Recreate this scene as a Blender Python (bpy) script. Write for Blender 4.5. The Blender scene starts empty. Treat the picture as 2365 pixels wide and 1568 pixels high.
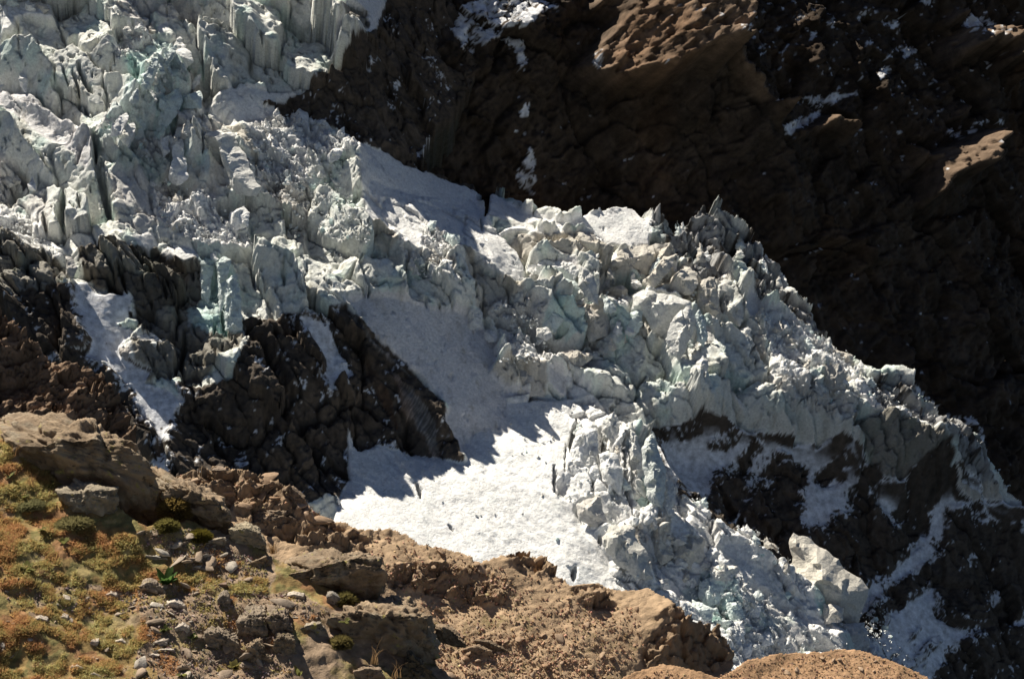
import bpy, bmesh, math, random
import numpy as np

# ------------------------------------------------------------------ camera, sky, sun, exposure
PITCH, HFOV = -18.0, 34.0
SUN_AZ, SUN_EL = -45.0, 50.0        # degrees: azimuth measured from the view axis (+Y), minus = left; elevation
SUN_E, SKY_E, EXPO = 5.0, 0.05, 0.6

sc = bpy.context.scene
cd = bpy.data.cameras.new('camera'); cam = bpy.data.objects.new('camera', cd)
sc.collection.objects.link(cam); sc.camera = cam
cam.rotation_euler = (math.radians(90 + PITCH), 0, 0)
cd.sensor_width = 36; cd.sensor_fit = 'HORIZONTAL'
cd.lens = 18 / math.tan(math.radians(HFOV / 2))
cd.clip_start = 0.1; cd.clip_end = 5000

SUN = np.array([math.sin(math.radians(SUN_AZ)) * math.cos(math.radians(SUN_EL)),
                math.cos(math.radians(SUN_AZ)) * math.cos(math.radians(SUN_EL)),
                math.sin(math.radians(SUN_EL))])
w = bpy.data.worlds.new('World'); sc.world = w; w.use_nodes = True
nt = w.node_tree; sky = nt.nodes.new('ShaderNodeTexSky'); sky.sky_type = 'NISHITA'; sky.sun_disc = False
sky.sun_elevation = math.radians(SUN_EL); sky.sun_rotation = math.radians(SUN_AZ)
sky.altitude = 3500; sky.air_density = 0.7; sky.dust_density = 0.5
bg = nt.nodes['Background']; bg.inputs['Strength'].default_value = SKY_E
nt.links.new(sky.outputs['Color'], bg.inputs['Color'])
ld = bpy.data.lights.new('sun', 'SUN'); ld.energy = SUN_E; ld.angle = math.radians(0.53); ld.color = (1, 0.93, 0.80)
sun = bpy.data.objects.new('sun', ld); sc.collection.objects.link(sun)
from mathutils import Vector
sun.rotation_euler = Vector(SUN).to_track_quat('Z', 'Y').to_euler()
vs = sc.view_settings; vs.view_transform = 'Standard'; vs.look = 'None'; vs.gamma = 1; vs.exposure = EXPO
sc.cycles.max_bounces = 8; sc.cycles.diffuse_bounces = 6
sc.cycles.use_denoising = True

# ------------------------------------------------------------------ tracing helpers
# The photograph was traced on enlarged tiles; FW x FH is the frame in which all tracings are kept.
FW, FH = 2365.0, 1568.0
FPX = FW / 2 / math.tan(math.radians(HFOV / 2))
_p = math.radians(PITCH)
FWD = np.array([0, math.cos(_p), math.sin(_p)]); RGT = np.array([1.0, 0, 0]); UPV = np.array([0, -math.sin(_p), math.cos(_p)])
TILE = {'A': (0, 0), 'B': (1000, 0), 'C': (1924, 0), 'D': (0, 640), 'E': (1000, 640), 'G': (1924, 640),
        'H': (0, 1285), 'I': (1000, 1285), 'J': (1924, 1285)}
KT = 2365 / 3024.0; KZ = KT * 1100 / 2365.0

def T(s, tile=None):
    """'A 10,20 30,40' -> array of frame points"""
    q = s.split()
    if q[0][0].isalpha(): tile = q[0]; q = q[1:]
    a = np.array([[float(c) for c in t.split(',')] for t in q])
    if tile in (None, 'F'): return a
    x0, y0 = TILE[tile]
    return np.stack([x0 * KT + a[:, 0] * KZ, y0 * KT + a[:, 1] * KZ], 1)

def ray(px, py):
    px = np.asarray(px, float); py = np.asarray(py, float)
    return FWD + ((px - FW / 2) / FPX)[..., None] * RGT + ((FH / 2 - py) / FPX)[..., None] * UPV

def at(px, py, d):
    return ray(px, py) * np.asarray(d, float)[..., None]

def project(P):
    z = P @ FWD
    return FW / 2 + FPX * (P @ RGT) / z, FH / 2 - FPX * (P @ UPV) / z

_wc = {}
def window(px, py, x0, y0, x1, y1):
    """slices of a traced grid that can fall into a box"""
    if px.ndim != 2: return (slice(None),)
    k = (id(px), id(py))
    if k not in _wc:
        _wc.clear(); _wc[k] = (px.min(0), px.max(0), py.min(1), py.max(1), px, py)
    a, b, c, d = _wc[k][:4]
    i = np.nonzero((b >= x0) & (a <= x1))[0]; j = np.nonzero((d >= y0) & (c <= y1))[0]
    if not len(i) or not len(j): return None
    return slice(j[0], j[-1] + 1), slice(i[0], i[-1] + 1)

def inside(poly, PX, PY):
    OUT = np.zeros(PX.shape, bool)
    w_ = window(PX, PY, *poly.min(0), *poly.max(0))
    if w_ is not None: OUT[w_] = _inside(poly, PX[w_], PY[w_])
    return OUT

def seg_dist(line, PX, PY, reach):
    D = np.full(PX.shape, 1e9, np.float32); TT = np.zeros(PX.shape, np.float32)
    w_ = window(PX, PY, *(line.min(0) - reach), *(line.max(0) + reach))
    if w_ is not None: D[w_], TT[w_] = _seg_dist(line, PX[w_], PY[w_], reach)
    return D, TT

def _inside(poly, px, py):
    out = np.zeros(px.shape, bool)
    x0, y0 = poly.min(0); x1, y1 = poly.max(0)
    sel = (px >= x0) & (px <= x1) & (py >= y0) & (py <= y1)
    if not sel.any(): return out
    x = px[sel]; y = py[sel]; r = np.zeros(x.shape, bool)
    for i in range(len(poly)):
        ax, ay = poly[i]; bx, by = poly[i - 1]
        if ay == by: continue
        r ^= ((ay > y) != (by > y)) & (x < (bx - ax) * (y - ay) / (by - ay) + ax)
    out[sel] = r
    return out

def _seg_dist(line, px, py, reach):
    """distance to a polyline (only nodes within reach), and the parameter along it"""
    d = np.full(px.shape, 1e9); tt = np.zeros(px.shape)
    x0, y0 = line.min(0) - reach; x1, y1 = line.max(0) + reach
    sel = (px >= x0) & (px <= x1) & (py >= y0) & (py <= y1)
    if not sel.any(): return d, tt
    x = px[sel]; y = py[sel]; dd = np.full(x.shape, 1e9); pt = np.zeros(x.shape); n = len(line) - 1
    for i in range(n):
        a = line[i]; b = line[i + 1]; e = b - a; L = max(e @ e, 1e-9)
        t = np.clip(((x - a[0]) * e[0] + (y - a[1]) * e[1]) / L, 0, 1)
        q = np.hypot(x - a[0] - t * e[0], y - a[1] - t * e[1])
        m = q < dd; dd[m] = q[m]; pt[m] = (i + t[m]) / n
    d[sel] = dd; tt[sel] = pt
    return d, tt

# ------------------------------------------------------------------ noise
_rng = np.random.RandomState(7)
_TH = _rng.rand(256, 256).astype(np.float32) * 6.2831853
_TC, _TS = np.cos(_TH), np.sin(_TH)
_TR = [_rng.rand(256, 256).astype(np.float32) for _ in range(4)]
_PERM = _rng.permutation(256)
_G3 = _rng.randn(256, 3); _G3 /= np.linalg.norm(_G3, axis=1)[:, None]

def noise2(x, y, seed=0):
    x = np.asarray(x, np.float32); y = np.asarray(y, np.float32)
    i = np.floor(x); j = np.floor(y); fx = x - i; fy = y - j
    ux = fx * fx * fx * (fx * (fx * 6 - 15) + 10); uy = fy * fy * fy * (fy * (fy * 6 - 15) + 10)
    a0 = (i.astype(np.int32) + seed * 37) & 255; b0 = (j.astype(np.int32) + seed * 91) & 255; a1 = (a0 + 1) & 255; b1 = (b0 + 1) & 255
    def g(a, b, da, db): return _TC[a, b] * (fx - da) + _TS[a, b] * (fy - db)
    lo = g(a0, b0, 0, 0); lo += (g(a1, b0, 1, 0) - lo) * ux
    hi = g(a0, b1, 0, 1); hi += (g(a1, b1, 1, 1) - hi) * ux
    return 1.5 * (lo + (hi - lo) * uy)

def fbm2(x, y, octv=4, seed=0, gain=0.5, ridged=False):
    s = 0; a = 1.0; t = 0
    for o in range(octv):
        n = noise2(x, y, seed + o * 17)
        if ridged: n = 1 - 2 * np.abs(n)
        s = s + a * n; t += a; a *= gain; x = x * 2.03 + 5.3; y = y * 2.03 - 3.7
    return s / t

def noise3(p, seed=0):
    i = np.floor(p); f = p - i; u = f * f * f * (f * (f * 6 - 15) + 10); i = i.astype(np.int64) + seed * 57
    r = 0
    for a in (0, 1):
        for b in (0, 1):
            for c in (0, 1):
                g = _G3[_PERM[(_PERM[(_PERM[(i[:, 0] + a) & 255] + i[:, 1] + b) & 255] + i[:, 2] + c) & 255]]
                d = (g * (f - (a, b, c))).sum(1)
                r = r + d * (u[:, 0] if a else 1 - u[:, 0]) * (u[:, 1] if b else 1 - u[:, 1]) * (u[:, 2] if c else 1 - u[:, 2])
    return r * 1.5

def fbm3(p, octv=4, seed=0, gain=0.5):
    s = 0; a = 1.0
    for o in range(octv):
        s = s + a * noise3(p, seed + 31 * o); a *= gain; p = p * 2.07 + 3.1
    return s

def cells(x, y, seed, jit=0.9):
    """nearest Worley cell: two random values, and F1 distance"""
    x = np.asarray(x, np.float32); y = np.asarray(y, np.float32)
    i = np.floor(x); j = np.floor(y); fx = x - i; fy = y - j; i = i.astype(np.int32) + seed * 37; j = j.astype(np.int32) + seed * 91
    b1 = np.full(x.shape, 9.0, np.float32); r1 = np.zeros(x.shape, np.float32); r2 = np.zeros(x.shape, np.float32)
    for a in (-1, 0, 1):
        for b in (-1, 0, 1):
            ia = (i + a) & 255; jb = (j + b) & 255
            d = (fx - a - 0.5 - jit * (_TR[0][ia, jb] - 0.5)) ** 2 + (fy - b - 0.5 - jit * (_TR[1][ia, jb] - 0.5)) ** 2
            m = d < b1
            b1 = np.where(m, d, b1); r1 = np.where(m, _TR[2][ia, jb], r1); r2 = np.where(m, _TR[3][ia, jb], r2)
    return r1, r2, np.sqrt(b1)

def blocks(x, y, su, sv, seed, tilt, crack, cw=0.16):
    """jointed block relief in units of the block width: offset and tilted tops, sunk joints"""
    x = np.asarray(x, np.float32) / su; y = np.asarray(y, np.float32) / sv
    i = np.floor(x); j = np.floor(y); fx = x - i; fy = y - j; i = i.astype(np.int32) + seed * 37; j = j.astype(np.int32) + seed * 91
    b1 = np.full(x.shape, 9.0, np.float32); b2 = b1.copy(); top = np.zeros_like(b1)
    for a in (-1, 0, 1):
        for b in (-1, 0, 1):
            ia = (i + a) & 255; jb = (j + b) & 255
            ex = fx - a - 0.5 - 0.85 * (_TR[0][ia, jb] - 0.5); ey = fy - b - 0.5 - 0.85 * (_TR[1][ia, jb] - 0.5)
            d = np.maximum(np.abs(ex + .3 * ey), np.abs(ey)) * .6 + .4 * np.sqrt(ex * ex + ey * ey)
            m = d < b1
            b2 = np.where(m, b1, np.minimum(b2, d)); b1 = np.where(m, d, b1)
            t = (_TR[2][ia, jb] - 0.5) + tilt * ((_TR[3][ia, jb] - 0.5) * 2 * ex + (_TR[2][jb, ia] - 0.5) * 2 * ey)
            top = np.where(m, t, top)
    return top - crack * (1 - ss(0.02, cw, b2 - b1))

def blur(a, k):
    for ax in (0, 1):
        c = np.cumsum(np.concatenate([np.repeat(a.take([0], ax), k + 1, ax), a, np.repeat(a.take([-1], ax), k, ax)], ax), ax)
        n = a.shape[ax]; a = (c.take(range(2 * k + 1, 2 * k + 1 + n), ax) - c.take(range(0, n), ax)) / (2 * k + 1)
    return a

def ss(a, b, x):
    t = np.clip((x - a) / (b - a), 0, 1); return t * t * (3 - 2 * t)

# ------------------------------------------------------------------ mesh helpers
def link(o, parent=None):
    sc.collection.objects.link(o)
    if parent: o.parent = parent
    return o

def mesh_from(name, V, Q, mat, col=None, parent=None, smooth=True, tri=None):
    me = bpy.data.meshes.new(name)
    V = np.asarray(V, np.float32); nq = len(Q) if Q is not None else 0; ntr = len(tri) if tri is not None else 0
    me.vertices.add(len(V)); me.vertices.foreach_set('co', V.ravel())
    idx = []
    if nq: idx.append(np.asarray(Q, np.int32).ravel())
    if ntr: idx.append(np.asarray(tri, np.int32).ravel())
    idx = np.concatenate(idx)
    me.loops.add(len(idx)); me.loops.foreach_set('vertex_index', idx)
    me.polygons.add(nq + ntr)
    st = np.concatenate([np.arange(nq) * 4, nq * 4 + np.arange(ntr) * 3]).astype(np.int32)
    me.polygons.foreach_set('loop_start', st)
    me.update(calc_edges=True)
    if smooth: me.polygons.foreach_set('use_smooth', np.ones(nq + ntr, bool))
    else: me.polygons.foreach_set('use_smooth', np.zeros(nq + ntr, bool))
    if col is not None: set_col(me, col)
    me.materials.append(mat)
    o = bpy.data.objects.new(name, me)
    return link(o, parent)

def set_col(me, col):
    a = me.color_attributes.new('Col', 'FLOAT_COLOR', 'POINT')
    c = np.ones((len(col), 4), np.float32); c[:, :3] = col
    a.data.foreach_set('color', c.ravel())

def tag(o, label=None, cat=None, group=None, kind=None):
    if label: o['label'] = label
    if cat: o['category'] = cat
    if group: o['group'] = group
    if kind: o['kind'] = kind
    return o

def material(name, rough=0.7, spec=0.3, nscale=2.0, namp=0.25, bump=0.3, bdist=0.1, sss=0.0, fine=9.0, base=None, speck=None, transl=0):
    m = bpy.data.materials.new(name); m.use_nodes = True; t = m.node_tree; N = t.nodes; L = t.links
    b = N['Principled BSDF']; b.inputs['Roughness'].default_value = rough
    b.inputs['Specular IOR Level'].default_value = spec
    g = N.new('ShaderNodeNewGeometry')
    n1 = N.new('ShaderNodeTexNoise'); n1.inputs['Scale'].default_value = nscale; n1.inputs['Detail'].default_value = 6; n1.inputs['Roughness'].default_value = 0.65
    L.new(g.outputs['Position'], n1.inputs['Vector'])
    mr = N.new('ShaderNodeMapRange'); mr.inputs['From Min'].default_value = 0.25; mr.inputs['From Max'].default_value = 0.75
    mr.inputs['To Min'].default_value = 1 - namp; mr.inputs['To Max'].default_value = 1 + namp
    L.new(n1.outputs['Fac'], mr.inputs['Value'])
    mx = N.new('ShaderNodeMix'); mx.data_type = 'RGBA'; mx.blend_type = 'MULTIPLY'; mx.inputs['Factor'].default_value = 1
    if base is None:
        a = N.new('ShaderNodeAttribute'); a.attribute_name = 'Col'; L.new(a.outputs['Color'], mx.inputs['A'])
    else:
        mx.inputs['A'].default_value = (*base, 1)
    L.new(mr.outputs['Result'], mx.inputs['B'])
    out = mx.outputs['Result']
    if speck:   # (colour, scale, lo, hi): lichen, dust or grit with a shape of its own
        for q, (c, s_, lo, hi) in enumerate(speck):
            n3 = N.new('ShaderNodeTexNoise'); n3.inputs['Scale'].default_value = s_; n3.inputs['Detail'].default_value = 5; n3.inputs['Roughness'].default_value = 0.7
            ad = N.new('ShaderNodeVectorMath'); ad.operation = 'ADD'; ad.inputs[1].default_value = (q * 7.3 + 1, 3.1, q * 2.2)
            L.new(g.outputs['Position'], ad.inputs[0]); L.new(ad.outputs[0], n3.inputs['Vector'])
            r3 = N.new('ShaderNodeMapRange'); r3.inputs['From Min'].default_value = lo; r3.inputs['From Max'].default_value = hi
            L.new(n3.outputs['Fac'], r3.inputs['Value'])
            m3 = N.new('ShaderNodeMix'); m3.data_type = 'RGBA'
            L.new(r3.outputs['Result'], m3.inputs['Factor']); L.new(out, m3.inputs['A']); m3.inputs['B'].default_value = (*c, 1)
            out = m3.outputs['Result']
    L.new(out, b.inputs['Base Color'])
    n2 = N.new('ShaderNodeTexNoise'); n2.inputs['Scale'].default_value = fine; n2.inputs['Detail'].default_value = 8; n2.inputs['Roughness'].default_value = 0.7
    L.new(g.outputs['Position'], n2.inputs['Vector'])
    bp = N.new('ShaderNodeBump'); bp.inputs['Strength'].default_value = bump; bp.inputs['Distance'].default_value = bdist
    L.new(n2.outputs['Fac'], bp.inputs['Height']); L.new(bp.outputs['Normal'], b.inputs['Normal'])
    if transl > 0:
        tr = N.new('ShaderNodeBsdfTranslucent'); L.new(out, tr.inputs['Color']); ms = N.new('ShaderNodeMixShader'); ms.inputs['Fac'].default_value = transl
        L.new(b.outputs['BSDF'], ms.inputs[1]); L.new(tr.outputs['BSDF'], ms.inputs[2]); L.new(ms.outputs['Shader'], N['Material Output'].inputs['Surface'])
    if sss > 0:
        b.inputs['Subsurface Weight'].default_value = sss; b.inputs['Subsurface Radius'].default_value = (0.4, 0.9, 1.0)
        b.inputs['Subsurface Scale'].default_value = 0.6
    return m

# ------------------------------------------------------------------ relief terrain
def nrm(theta, phi):
    t = math.radians(theta); p = math.radians(phi)
    return np.array([math.sin(t) * math.sin(p), -math.sin(t) * math.cos(p), math.cos(t)])

class Relief:
    """Terrain sheet: heights h(u,v) above a tilted world plane, solved so that the traced
    facets get the steepness and aspect they have on the mountain."""
    def __init__(s, cpx, dist, slope, az, box, step, L):
        s.N = nrm(slope, az); p = math.radians(az)
        s.U = np.array([math.cos(p), math.sin(p), 0]); s.V = np.cross(s.N, s.U)
        s.O = at(np.array(cpx[0]), np.array(cpx[1]), np.array(dist))
        c = np.array([[box[0], box[1]], [box[2], box[1]], [box[0], box[3]], [box[2], box[3]]], float)
        uv = s.uv(c[:, 0], c[:, 1]); s.step = step; s.L = L
        s.u = np.arange(uv[:, 0].min(), uv[:, 0].max(), step); s.v = np.arange(uv[:, 1].min(), uv[:, 1].max(), step)
        s.gu, s.gv = np.meshgrid(s.u, s.v)
        s.h = np.zeros(s.gu.shape)
    def uv(s, px, py):
        r = ray(px, py); t = (s.O @ s.N) / (r @ s.N); P = r * t[..., None] - s.O
        return np.stack([P @ s.U, P @ s.V], -1)
    def pos(s, h=None):
        h = s.h if h is None else h
        return s.O + s.gu[..., None] * s.U + s.gv[..., None] * s.V + h[..., None] * s.N
    def px(s): return project(s.pos())
    def grad(s, theta, phi, lim=2.2):
        n = nrm(theta, phi); k = max(n @ s.N, 0.2)
        return np.clip(-(n @ s.U) / k, -lim, lim), np.clip(-(n @ s.V) / k, -lim, lim)
    def solve(s, Gu, Gv, h0):
        ny, nx = Gu.shape; st = s.step
        div = np.zeros_like(Gu)
        fu = 0.5 * (Gu[:, 1:] + Gu[:, :-1]); fv = 0.5 * (Gv[1:] + Gv[:-1])
        div[:, :-1] += fu; div[:, 1:] -= fu; div[:-1] += fv; div[1:] -= fv
        lam = (st / s.L) ** 2
        rhs = div * st - lam * h0
        m = np.concatenate([rhs, rhs[::-1]], 0); m = np.concatenate([m, m[:, ::-1]], 1)
        F = np.fft.rfft2(m)
        ky = np.fft.fftfreq(2 * ny); kx = np.fft.rfftfreq(2 * nx)
        eig = (2 * np.cos(2 * np.pi * ky) - 2)[:, None] + (2 * np.cos(2 * np.pi * kx) - 2)[None] - lam
        return np.fft.irfft2(F / eig, s=m.shape)[:ny, :nx]
    def paint(s, regions, classes, base, warp=(30, 7), seed=1):
        X, Y = s.px()
        sc_ = warp[0]
        xw = X + warp[1] * fbm2(X / sc_, Y / sc_, 3, seed); yw = Y + warp[1] * fbm2(X / sc_ + 40, Y / sc_, 3, seed + 5)
        idx = np.full(X.shape, classes.index(base), np.int16)
        for name, poly in regions:
            idx[inside(poly, xw, yw)] = classes.index(name)
        return idx, X, Y, xw, yw
    def build(s, parts, keep, P, col, skirt=None):
        """parts: list of (name, face mask index array value, material). keep: node mask; returns objects"""
        ny, nx = s.h.shape
        I = np.arange(ny * nx).reshape(ny, nx)
        fk = keep[:-1, :-1] & keep[1:, :-1] & keep[:-1, 1:] & keep[1:, 1:]
        obs = []
        Pf = P.reshape(-1, 3); cf = col.reshape(-1, 3)
        for name, m, mat in parts:
            f = fk & m[:-1, :-1]
            a, b = np.nonzero(f)
            Q = np.stack([I[a, b], I[a, b + 1], I[a + 1, b + 1], I[a + 1, b]], 1)
            # skirt: close the free rim backwards so the sheet reads as a solid
            VV = Pf; CC = cf; extra = []
            if skirt is not None:
                fp = np.pad(fk, 1); fm = np.pad(f, 1)
                rim = []
                for (da, db, e0, e1) in ((-1, 0, (0, 0), (0, 1)), (1, 0, (1, 1), (1, 0)), (0, -1, (1, 0), (0, 0)), (0, 1, (0, 1), (1, 1))):
                    nb = fp[1 + da:1 + da + f.shape[0], 1 + db:1 + db + f.shape[1]]
                    r, c = np.nonzero(f & ~nb)
                    rim.append(np.stack([I[r + e0[0], c + e0[1]], I[r + e1[0], c + e1[1]]], 1))
                rim = np.concatenate(rim)
                if len(rim):
                    un, inv = np.unique(rim, return_inverse=True); inv = inv.reshape(rim.shape)
                    prev = rim
                    for off in skirt:
                        nv = Pf[un] + off + 0.25 * np.linalg.norm(off) * 0.2 * np.stack([noise3(Pf[un] * 0.3, q) for q in (1, 2, 3)], 1)
                        base_i = len(VV); VV = np.concatenate([VV, nv]); CC = np.concatenate([CC, np.minimum(cf[un], .06 if name.startswith('rock_') else 1)])
                        cur = base_i + inv
                        extra.append(np.stack([prev[:, 1], prev[:, 0], cur[:, 0], cur[:, 1]], 1)); prev = cur
            if extra: Q = np.concatenate([Q] + extra)
            used, inv = np.unique(Q, return_inverse=True)
            o = mesh_from(name, VV[used], inv.reshape(Q.shape), mat, CC[used])
            obs.append(o)
        return obs
    def sample(s, px, py, it=4):
        """point of the finished surface seen at a frame position, and its (u,v)"""
        px = np.atleast_1d(np.asarray(px, float)); py = np.atleast_1d(np.asarray(py, float))
        r = ray(px, py); h = np.zeros(px.shape)
        for _ in range(it):
            t = ((s.O @ s.N) + h) / (r @ s.N); P = r * t[:, None]; d = P - s.O
            h = s.hat(d @ s.U, d @ s.V)
        return P, h
    def hat(s, u, v):
        i = np.clip(((u - s.u[0]) / s.step), 0, len(s.u) - 1.001); j = np.clip(((v - s.v[0]) / s.step), 0, len(s.v) - 1.001)
        a = i.astype(int); b = j.astype(int); fx = i - a; fy = j - b; H = s.h
        return (H[b, a] * (1 - fx) + H[b, a + 1] * fx) * (1 - fy) + (H[b + 1, a] * (1 - fx) + H[b + 1, a + 1] * fx) * fy
# ------------------------------------------------------------------ far valley wall
M_ROCK = material('dark_volcanic_rock', rough=0.9, spec=0.15, nscale=0.25, namp=0.55, bump=0.6, bdist=0.6, fine=0.7)
WALL = Relief((1600, 300), 490, 66, 16, (640, -170, 2480, 1250), 0.54, 50)
WC = ['dark', 'lit', 'edge', 'right', 'ledge', 'under']
WG = {'dark': (66, 22), 'lit': (40, -55), 'edge': (40, -70), 'right': (66, 48), 'ledge': (46, 25), 'under': (84, 15)}
WALL_REG = [
 ('right', T('F 1700,120 1900,100 2120,0 2365,0 2600,-400 2600,1300 2000,1300 1850,700 1800,300')),
 ('ledge', T('B 280,50 620,60 900,0 1280,0 1400,30 1260,100 1190,180 1000,240 870,310 760,250 680,140 500,200 280,280 0,450 0,220')),
 ('lit', T('F 1370,0 1350,-60 1640,-60 1650,60 1655,100 1640,170 1580,165 1500,205 1420,210 1350,185 1330,160 1380,100 1400,60 1355,30')),
 ('under', T('F 1350,210 1500,210 1580,175 1650,185 1700,220 1800,290 1820,420 1500,470 1300,430')),
 ('edge', T('F 1655,105 1690,110 1760,205 1805,268 1790,272 1740,215 1690,180')),
 ('edge', T('C 880,850 1000,820 1080,740 1140,790 1240,850 1210,900 1150,850 1050,840 890,890')),
 ('lit', T('C 1580,910 1690,1010 1850,960 2070,860 2080,880 2030,1000 2000,1120 1840,1160 1700,1330 1690,1200 1660,1190 1680,1030 1610,1120')),
 ('lit', T('C 1780,290 1880,230 2060,230 2290,260 2350,440 2240,560 2220,540 2300,450 2120,470 2130,390 2050,330 1990,380 1850,430 1780,360')),
 ('edge', T('C 1760,200 1830,110 1910,130 1900,180 1800,200')),
 ('edge', T('C 1800,530 1990,440 1980,460 1840,530')), ('edge', T('C 1880,750 1990,690 1990,710 1900,760')),
 ('edge', T('C 2330,750 2400,750 2400,950 2360,920')),
]
WALL_SNOW = [(0.62, T('B 280,50 620,60 900,0 1280,0 1400,30 1260,100 1190,180 1180,300 1160,480 1110,300 1000,240 870,310 820,370 760,250 680,140 600,110 500,200 400,210 300,180 280,280 150,350 0,450 0,220 200,180 260,140')),
 (0.9, T('B -250,560 0,300 260,60 300,180 230,300 100,400 0,450 -60,520')),
 (0.62, T('B 340,560 400,500 460,580 380,650 260,640 160,690 300,600')), (0.6, T('B 530,410 670,350 640,380 560,410')),
 (0.5, T('B 130,560 520,640 500,800 300,900 140,840')), (0.7, T('B 1150,250 1200,400 1175,480 1140,380')),
 (0.75, T('B 1165,640 1200,640 1205,740 1150,745')), (0.75, T('B 1130,835 1160,830 1190,872 1150,865')),
 (0.66, T('B 1200,920 1240,960 1250,1100 1240,1250 1150,1190 1115,1090 1190,1030')),
 (0.72, T('B 1500,480 1650,260 1690,250 1670,420 1600,550')), (0.6, T('B 1980,480 2100,380 2230,380 2120,440')),
 (0.22, T('F 1360,20 1640,20 1640,160 1420,205 1340,170')),
 (0.75, T('C 490,110 550,70 540,140')), (0.75, T('C 555,225 640,155 600,260')), (0.7, T('C 660,350 780,285 690,345')),
 (0.6, T('C 1320,90 1400,60 1380,110')), (0.55, T('C 1560,300 1760,290 1600,385')), (0.8, T('C 1400,505 1470,425 1525,440 1450,505')),
 (0.7, T('C 1930,210 2040,90 2190,160 2190,220 2080,190')), (0.66, T('C 2110,380 2240,290 2260,340 2140,480')),
 (0.66, T('C 830,810 1080,680 1070,740 880,860')), (0.55, T('C 2010,800 2230,735 2230,785')), (0.7, T('C 1880,815 2060,830 2060,870 1900,875')),
 (0.7, T('C 1575,910 1640,915 1640,945')), (0.56, T('C 1690,0 1830,0 1780,40')), (0.5, T('C 990,190 1050,210 1010,270')), (0.5, T('C 1480,110 1570,110 1560,260')),
 (0.29, T('F 1500,10 2365,0 2200,420 1900,300')), (0.6, T('C 760,640 1310,590 1100,680')),
 (0.55, T('G 1400,980 1560,970 1830,1200 1700,1220')), (0.5, T('G 1850,1240 2100,1290 2120,1500 2000,1400')), (0.45, T('G 1100,150 1240,150 1000,240'))]
s = WALL
a = s.gu * 0.80 + s.gv * 0.60; b = -s.gu * 0.60 + s.gv * 0.80
wa = 3 * fbm2(s.gu / 14, s.gv / 14, 3, 9)
Fu = 0; Fv = 0
for sa, sb, amp, sd in ((50, 34, 0.40, 3), (18, 13, 0.45, 7), (6, 5, 0.35, 11)):
    r1, r2, f1 = cells((a + wa) / sa, (b + wa) / sb, sd)
    Fu = Fu + amp * (r1 - 0.5) * 2; Fv = Fv + amp * (r2 - 0.5) * 2
hl = 5 * fbm2(s.gu / 60, s.gv / 60, 2, 21)
for it in range(3):
    idx, X, Y, xw, yw = s.paint(WALL_REG, WC, 'dark', (60, 14))
    g = np.array([s.grad(*WG[c]) for c in WC])[idx]
    h0 = hl
    s.h = s.solve(g[..., 0] + Fu, g[..., 1] + Fv, h0)
X, Y = s.px()
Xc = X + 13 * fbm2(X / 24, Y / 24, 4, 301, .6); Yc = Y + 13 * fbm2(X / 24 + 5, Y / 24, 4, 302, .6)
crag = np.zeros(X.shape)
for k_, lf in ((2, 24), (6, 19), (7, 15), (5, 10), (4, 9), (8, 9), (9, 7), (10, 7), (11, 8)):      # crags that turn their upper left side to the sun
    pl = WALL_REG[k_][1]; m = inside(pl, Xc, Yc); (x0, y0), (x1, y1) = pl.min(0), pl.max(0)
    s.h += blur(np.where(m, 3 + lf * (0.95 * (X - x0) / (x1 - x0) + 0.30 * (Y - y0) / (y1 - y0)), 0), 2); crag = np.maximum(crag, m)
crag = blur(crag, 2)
s.h += crag * (3.6 * fbm2(a / 8, b / 5, 5, 45, .65, ridged=True) + 2.6 * fbm2(s.gu / 3.5, s.gv / 3.5, 4, 46, .6))
strata = fbm2(a / 9 + 4, b / 1.6, 4, 33, ridged=True)
rib = fbm2(a / 14 + 3, b / 9, 5, 35, .6, ridged=True); gul = fbm2((s.gu + .3 * s.gv) / 9, s.gv / 40, 4, 37, .55, ridged=True)
s.h += 5.5 * blocks(s.gu + .3 * b + wa, s.gv + wa, 24, 38, 57, 1.6, .3, .08) + 2.2 * blocks(a + wa, b + wa, 13, 9, 51, 1.6, .45, .12) + .7 * blocks(a, b + wa, 4.6, 3.6, 53, 1.5, .5, .18) + .3 * blocks(a, b, 1.9, 1.5, 55, 1.3, .4, .25)
s.h += 0.10 * strata + 2.0 * rib + 2.6 * gul + 0.45 * fbm2(s.gu / 2.0, s.gv / 2.0, 4, 41, .6) - 1.1 * ss(.55, .9, fbm2(a / 7, b / 2.2, 3, 43, ridged=True))
X, Y = s.px()
P = s.pos()
n1 = fbm2(s.gu / 18, s.gv / 18, 4, 51); n2 = fbm2(a / 10, b / 5, 4, 57); n3 = fbm2(a / 3.2, b / 1.8, 4, 61)
rock = np.array([0.050, 0.041, 0.033])[None, None] * (1 + 0.55 * n1 + 0.6 * n2 + 0.25 * fbm2(a / 30, b / 1.2, 3, 63))[..., None]
warm = (0.35 + 0.65 * ss(0.05, 0.5, fbm2(s.gu / 25 + 9, s.gv / 40, 4, 71)))[..., None]
rock = rock * (1 + 0.35 * ss(.1, .5, fbm2((s.gu + .25 * s.gv) / 6, s.gv / 30, 4, 73)))[..., None] * (1 + crag[..., None] * np.array([1.5, 1.35, 1.2]))  # crags painted paler to stand in for the strength of sun on them
rock = rock * (1 + warm * np.array([0.55, 0.24, 0.0]))
dens = np.full(X.shape, 0.19)
Xd = X + 10 * fbm2(X / 25, Y / 25, 3, 81); Yd = Y + 10 * fbm2(X / 25 + 9, Y / 25, 3, 82)
for dv, poly in WALL_SNOW:
    m = inside(poly, Xd, Yd); dens[m] = np.maximum(dens[m], dv)
gvv = np.gradient(s.h, s.step, axis=0)
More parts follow.
